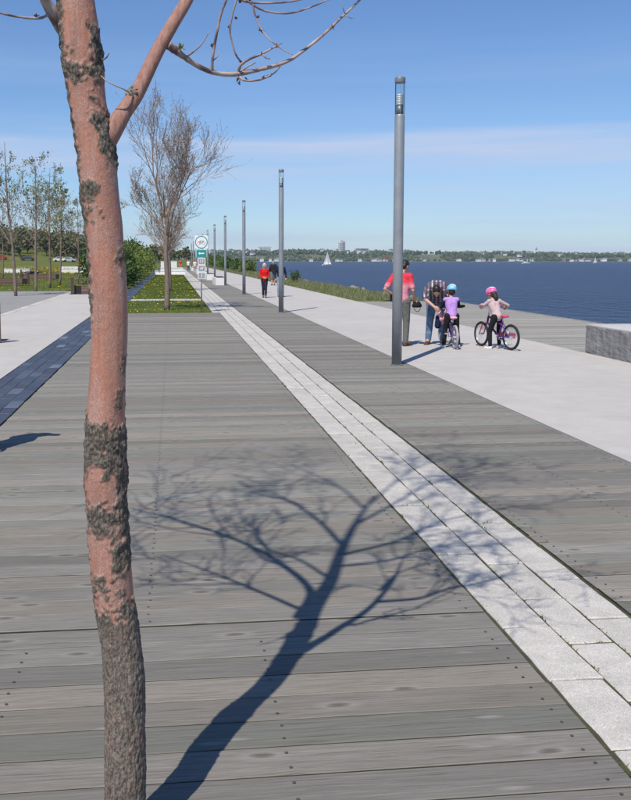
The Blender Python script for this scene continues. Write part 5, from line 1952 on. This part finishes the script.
# ================================================================== BICYCLES
def bicycle(label, loc, rz, steer, wr, wb, frame_m, accent_m, fork_m, tyre_c=(0.018, 0.018, 0.019)):
    t = empty('bicycle', loc, rz)
    tag(t, label, 'bicycle')
    tyre_m = plain('tyre', tyre_c, 0.8); rim_m = plain('rim_silver', (0.62, 0.63, 0.64), 0.3, 0.7); 

    def wheel(cx_, cy_, ang, par):
        M = Matrix.Translation((cx_, cy_, wr)) @ Matrix.Rotation(ang, 4, 'Z')
        w = empty('wheel', (0, 0, 0), 0, par)
        m = MB(); m.tube([M @ Vector((0, (wr - .024) * math.cos(a * math.pi / 20), (wr - .024) * math.sin(a * math.pi / 20))) for a in range(40)], .024, 8, closed=True); m.build('tyre', tyre_m, w, True)
        m = MB(); m.tube([M @ Vector((0, (wr - .052) * math.cos(a * math.pi / 20), (wr - .052) * math.sin(a * math.pi / 20))) for a in range(40)], .010, 6, closed=True); m.build('rim', rim_m, w, True)
        m = MB()
        for a in range(20):
            th = a * math.pi / 10
            m.tube([M @ Vector(((.02 if a % 2 else -.02), .015 * math.cos(th + .8), .015 * math.sin(th + .8))), M @ Vector((0, (wr - .055) * math.cos(th), (wr - .055) * math.sin(th)))], .0018, 3)
        m.build('spokes', rim_m, w)
        m = MB(); m.tube([M @ Vector((-.05, 0, 0)), M @ Vector((.05, 0, 0))], .018, 8); m.build('hub', rim_m, w)
        m = MB(); m.box(-.012, .012, .07, .11, .06, .12, M); m.build('reflector', plain('reflector', (0.65, 0.6, 0.5), .3), w)
    wheel(0, 0, 0, t)
    wheel(0, wb, steer, t)
    bbk = Vector((0, wb * .40, wr * .95)); seat_b = Vector((0, wb * .28, wr * 2.15)); head_b = Vector((0, wb * .80, wr * 1.95)); head_t = Vector((0, wb * .765, wr * 2.45))
    m = MB()
    for a, b, r in ((bbk, seat_b, .017), (bbk, head_b, .020), (seat_b.lerp(bbk, .25), head_t, .018), (head_b, head_t, .021)): m.tube([a, b], r, 8)
    for s_ in (-1, 1):
        rr = Vector((s_ * .055, 0, wr))
        m.tube([rr, bbk + Vector((s_ * .03, 0, 0))], .011, 6); m.tube([rr, seat_b.lerp(bbk, .15) + Vector((s_ * .02, 0, 0))], .010, 6)
    m.build('frame', frame_m, t)
    m = MB()
    S = Matrix.Translation((0, wb, 0)) @ Matrix.Rotation(steer, 4, 'Z') @ Matrix.Translation((0, -wb, 0))
    for s_ in (-1, 1): m.tube([S @ Vector((s_ * .055, wb, wr)), S @ Vector((s_ * .05, wb * .88, wr * 1.85)), head_b], .012, 6)
    m.build('fork', fork_m, t)
    hb = head_t + Vector((0, -.01, wr * .55))
    m = MB(); m.tube([head_t, hb], .014, 8)
    Hm = Matrix.Translation(hb) @ Matrix.Rotation(steer * .8, 4, 'Z')
    gr = []
    for s_ in (-1, 1):
        m.tube([Hm @ Vector((0, 0, 0)), Hm @ Vector((s_ * .08, .02, .05)), Hm @ Vector((s_ * .24, -.06, .08))], .011, 7)
        gr.append(Hm @ Vector((s_ * .27, -.075, .08)))
    h_ = m.build('handlebar', rim_m, t)
    for s_, g_ in zip((-1, 1), gr):
        m = MB(); m.capsule(Hm @ Vector((s_ * .21, -.05, .08)), .016, g_, .016, 8); m.build('grip', accent_m, h_)
    m = MB(); m.tube([seat_b, seat_b + Vector((0, -.015, wr * .30))], .013, 8); m.build('seat_post', rim_m, t)
    sc_ = seat_b + Vector((0, -.03, wr * .33))
    m = MB(); m.ball(sc_ + Vector((0, -.05, .02)), (.075, .075, .028), 12, 8); m.capsule(sc_ + Vector((0, -.03, .02)), .035, sc_ + Vector((0, .13, .02)), .018, 10)
    remeshed('saddle', m, .008, accent_m, t, 2)
    m = MB(); m.tube([bbk + Vector((.055, .075 * math.cos(a * math.pi / 10), .075 * math.sin(a * math.pi / 10))) for a in range(20)], .008, 6, closed=True); m.tube([bbk - Vector((.06, 0, 0)), bbk + Vector((.06, 0, 0))], .014, 8); c_ = m.build('crank_set', rim_m, t)
    for s_ in (-1, 1):
        e_ = bbk + Vector((s_ * .075, s_ * .10, -s_ * .06))
        m = MB(); m.tube([bbk + Vector((s_ * .065, 0, 0)), e_], .009, 6); m.build('crank_arm', rim_m, c_)
        m = MB(); m.box(0, s_ * .08, -.035, .035, -.012, .012, Matrix.Translation(e_)); m.build('pedal', tyre_m, c_)
    m = MB(); m.slab(.060, .070, -.04, wb * .46, wr - .03, wr + .075, .004); 
    m.build('chain_guard', accent_m, t)
    return t, hb, gr, sc_


PURPLE = plain('purple_paint', (0.075, 0.02, 0.16), 0.3); PINKP = plain('pink_paint', (0.60, 0.06, 0.16), 0.4); WHITEP = plain('bike_white', (0.7, 0.68, 0.72), 0.35); DARKV = plain('violet_saddle', (0.10, 0.04, 0.14), 0.5)
PINKL = plain('pale_pink_grip', (0.75, 0.38, 0.46), 0.5)

# girl in the purple vest with her bicycle seen from behind
r1 = ground(455, 349.2)
bike1, hb1, gr1, st1 = bicycle('white and purple child bicycle under the girl in the purple vest', (r1.x, r1.y, 0.003), R(-5), R(30), .235, .84, PURPLE, PINKL, WHITEP, (0.33, 0.31, 0.33))
gp = (r1.x + 0.03, r1.y + .33, 0.003)
vest_m = cloth('purple_vest', (0.43, 0.25, 0.60), 0.12)
KX = lambda d, k: {a: tuple(c / k for c in b) for a, b in d.items()}
k1 = 0.70
g1 = [Vector((r1.x, r1.y, 0)) + Matrix.Rotation(R(-5), 3, 'Z') @ v - Vector(gp) for v in gr1]
person('girl in a purple vest and pale blue helmet astride her bicycle', gp, 0.0, KX(dict(
    pelvis=(0, 0, .64), waist=(0, .03, .74), chest=(0, .06, .885), neck=(0, .08, .995), head=(.015, .11, 1.115), shL=(-.118, .06, .95), shR=(.118, .06, .95),
    elL=(-.175, .14, .80), wrL=(g1[0].x - .01, g1[0].y - .07, g1[0].z + .03), hdL=(g1[0].x, g1[0].y - .0, g1[0].z + .01), elR=(.18, .12, .81), wrR=(g1[1].x + .02, g1[1].y - .07, g1[1].z + .03), hdR=(g1[1].x, g1[1].y - .0, g1[1].z + .01),
    hipL=(-.08, 0, .62), hipR=(.08, 0, .62), knL=(-.12, .04, .35), knR=(.12, .04, .35), anL=(-.16, -.02, .07), anR=(.14, -.02, .07), toL=(-.18, .10, .025), toR=(.15, .10, .025)), k1),
    k1, 1.32, vest_m, 1.0, DARK, 1.0, WHITE_SHOE, HAIR_B, 'short', helmet=plain('pale_blue_helmet', (0.20, 0.50, 0.72), 0.3, 0, 0.25, 30), vest=DARK, face=(-.1, 1, -.15), voxel=.010, girth=1.0)
# pink jacket the bent man passes over her handlebar
m = MB()
c0 = ground(441.5, 347.3); c0.y += .2
m.capsule((0, 0, .70), .035, (.05, 0, .58), .075); m.capsule((.05, 0, .58), .07, (.09, .02, .47), .04)
m.capsule((.0, 0, .56), .05, (-.01, .02, .42), .06)
jk = empty('child_jacket', (c0.x, c0.y - .02, 0))
tag(jk, 'pink and navy child jacket hanging from the bent man\'s hand', 'jacket')
jm = MB(); jm.capsule((0, 0, .70), .035, (.05, 0, .57), .075); jm.capsule((.05, 0, .57), .07, (.10, .02, .48), .04)
remeshed('body', jm, .01, cloth('pink_jacket', (0.70, 0.36, 0.44), .15), jk, 3)
jm = MB(); jm.capsule((-.01, .03, .58), .06, (-.02, .04, .42), .065); remeshed('sleeve', jm, .01, NAVY, jk, 3)

# girl in the pink helmet beside her bicycle
ra, rb = ground(510.7, 350.4), ground(481.2, 346.2)
hd = math.atan2(-(rb.x - ra.x), rb.y - ra.y)
bike2, hb2, gr2, st2 = bicycle('purple child bicycle with pink fork under the girl in the pink helmet', (ra.x, ra.y, 0.003), hd, R(-4), .252, min(.95, (rb - ra).length), PURPLE, PINKP, PINKP)
Rz = Matrix.Rotation(hd, 3, 'Z')
gp2 = Vector((ra.x, ra.y, 0.003)) + Rz @ Vector((-.02, .42, 0))
g2 = [Rz.inverted() @ (Vector((ra.x, ra.y, 0)) + Rz @ v - gp2) for v in gr2]
k2 = 0.66
top2 = cloth('dusty_pink_top', (0.50, 0.38, 0.385), 0.1)
person('girl in a dusty pink top and bright pink helmet standing over her bicycle', gp2, hd, KX(dict(
    pelvis=(0, -.02, .63), waist=(0, .03, .73), chest=(-.01, .10, .865), neck=(-.01, .13, .965), head=(-.01, .17, 1.065), shL=(-.11, .11, .925), shR=(.11, .08, .925),
    elL=(-.20, .24, .80), wrL=(g2[0].x - .0, g2[0].y - .07, g2[0].z + .03), hdL=(g2[0].x, g2[0].y, g2[0].z + .01), elR=(.29, .03, .84), wrR=(.31, .16, .76), hdR=(g2[1].x + .02, g2[1].y - .03, g2[1].z + .01),
    hipL=(-.075, -.02, .61), hipR=(.075, -.02, .61), knL=(-.14, .03, .34), knR=(.13, .10, .36), anL=(-.17, -.03, .07), anR=(.15, .10, .07), toL=(-.19, .09, .025), toR=(.165, .21, .025)), k2),
    k2, 1.34, top2, 1.0, DARK, 1.0, WHITE_SHOE, HAIR_D, 'long', helmet=plain('bright_pink_helmet', (0.78, 0.12, 0.36), 0.3, 0, 0.2, 30), face=(-.25, 1, -.25), voxel=.010, girth=1.0)

# walkers
q = ground(264.5, 297.7)
person('white haired woman in a red jacket and dark trousers walking with hands together', (q.x, q.y, 0.003), R(176), dict(
    elL=(-.215, -.03, 1.12), wrL=(-.10, .15, 1.02), hdL=(-.01, .20, 1.0), elR=(.215, -.03, 1.12), wrR=(.10, .15, 1.03), hdR=(.02, .20, 1.02), knL=(-.07, .09, .50), anL=(-.06, .10, .09), toL=(-.065, .25, .035), anR=(.06, -.06, .09), knR=(.07, .03, .49), toR=(.07, .09, .035)),
    0.90, 1.05, cloth('red_jacket', (0.55, 0.012, 0.012)), 1.0, cloth('dark_blue_trousers', (0.02, 0.022, 0.04)), 1.0, BLACK_SHOE, HAIR_W, 'bob', voxel=.014, girth=0.95)
q = ground(280.5, 296.8)
person('walker in a navy jacket and pale jeans half hidden by the lamp post', (q.x, q.y, 0.003), R(184), dict(
    elL=(-.27, -.02, 1.13), wrL=(-.25, .10, .93), hdL=(-.24, .14, .85), elR=(.29, -.05, 1.13), wrR=(.27, .08, .92), knL=(-.09, .10, .5), anL=(-.09, .16, .09), toL=(-.10, .31, .035)),
    0.95, 1.0, NAVY, 1.0, jeans('pale_jeans', (0.16, 0.24, 0.36), (0.30, 0.40, 0.52)), 1.0, BLACK_SHOE, HAIR_D, 'short', voxel=.014, girth=1.05)
q = ground(273.4, 285.4)
person('stout walker in a black top and grey shorts seen from behind', (q.x, q.y, 0.003), R(4), dict(
    elL=(-.30, -.03, 1.13), wrL=(-.22, .12, .98), hdL=(-.18, .18, .95), elR=(.30, -.03, 1.13), wrR=(.22, .12, .98), hdR=(.18, .18, .95), anR=(.10, .10, .09), toR=(.11, .25, .035), knR=(.1, .08, .5)),
    0.95, 1.0, cloth('black_top', (0.018, 0.019, 0.021)), 1.0, cloth('grey_shorts', (0.16, 0.16, 0.17)), 0.5, BLACK_SHOE, cloth('grey_hair', (0.35, 0.32, 0.29)), 'short', voxel=.016, girth=1.3)
# far strollers on the lamp boardwalk
for (u, y, c_, leg_c, lab) in ((180.5, 150, (0.60, 0.03, 0.03), (0.25, 0.27, 0.3), 'tiny far stroller in a red top near the white benches'), (188.4, 135, (0.75, 0.75, 0.76), (0.05, 0.06, 0.12), 'tiny far stroller in a white shirt on the boardwalk'),
                               (195.0, 120, (0.72, 0.60, 0.58), (0.3, 0.3, 0.33), 'tiny far stroller in a pale top with a red cap')):
    p = at_depth(u, 268, y)
    person(lab, (p.x, y, 0.003), R(180), None, 0.97, 1.0, cloth('far_top', c_), 0.4, cloth('far_trousers', leg_c), 1.0, BLACK_SHOE, HAIR_D, 'short', cap=cloth('red_cap', (0.5, 0.03, 0.03)) if u > 190 else None, voxel=.025, girth=1.1)
p = at_depth(79, 262, 150)
person('tiny far person in red standing on the park field', (p.x, 150, -0.1), R(160), None, 0.97, 1.0, cloth('far_red', (0.55, 0.03, 0.03)), 1.0, cloth('far_dark', (0.04, 0.04, 0.05)), 1.0, BLACK_SHOE, HAIR_D, 'short', voxel=.025, girth=1.1)
# person lying along the timber bench
ly, _ = person('person in dark clothes lying on the timber bench on the grass', (-11.0, 83.38, 0.62), 0, dict(elL=(-.2, .08, 1.16), wrL=(-.06, .17, 1.08), hdL=(.02, .18, 1.06), elR=(.2, .08, 1.16), wrR=(.06, .17, 1.06), hdR=(-.02, .19, 1.04), knL=(-.1, .28, .56), anL=(-.1, .02, .22), toL=(-.1, .16, .13)),
             1.0, 1.0, cloth('grey_jumper', (0.12, 0.12, 0.14)), 1.0, DARK, 1.0, None, HAIR_D, 'short', voxel=.02)
ly.rotation_euler = (R(-90), 0, R(90))
ly.location = (-11.0 - .75, 83.38, 0.60)
# person with a peaked cap just outside the picture, whose shadow falls on the boards
person('person with a peaked cap at the left of the boards, whose shadow falls on them', (-1.93, 8.10, 0.003), R(-92), dict(elL=(-.22, -.05, 1.13), wrL=(-.2, .04, .92), elR=(.22, -.05, 1.13), wrR=(.2, .04, .92)),
       1.0, 1.0, cloth('blue_shirt', (0.06, 0.10, 0.2)), .4, GREYP, 1.0, BLACK_SHOE, HAIR_D, 'short', cap=cloth('white_cap', (0.6, 0.6, 0.6)), voxel=.016)

# ================================================================== AIR
m = MB(); m.box(-1250, 3450, -70, 2560, WATER_Z - 1.5, 62)
hz_m = bpy.data.materials.new('haze_air'); hz_m.use_nodes = True
nt = hz_m.node_tree; nt.nodes.clear()
pv_ = nt.nodes.new('ShaderNodeVolumePrincipled')
pv_.inputs['Color'].default_value = (0.74, 0.86, 1.0, 1)
pv_.inputs['Density'].default_value = 0.00013
pv_.inputs['Anisotropy'].default_value = 0.2
mo = nt.nodes.new('ShaderNodeOutputMaterial'); nt.links.new(pv_.outputs[0], mo.inputs['Volume'])
hzo = m.build('haze', hz_m)
tag(hzo, 'thin blue summer haze over the river', 'haze', kind='stuff')
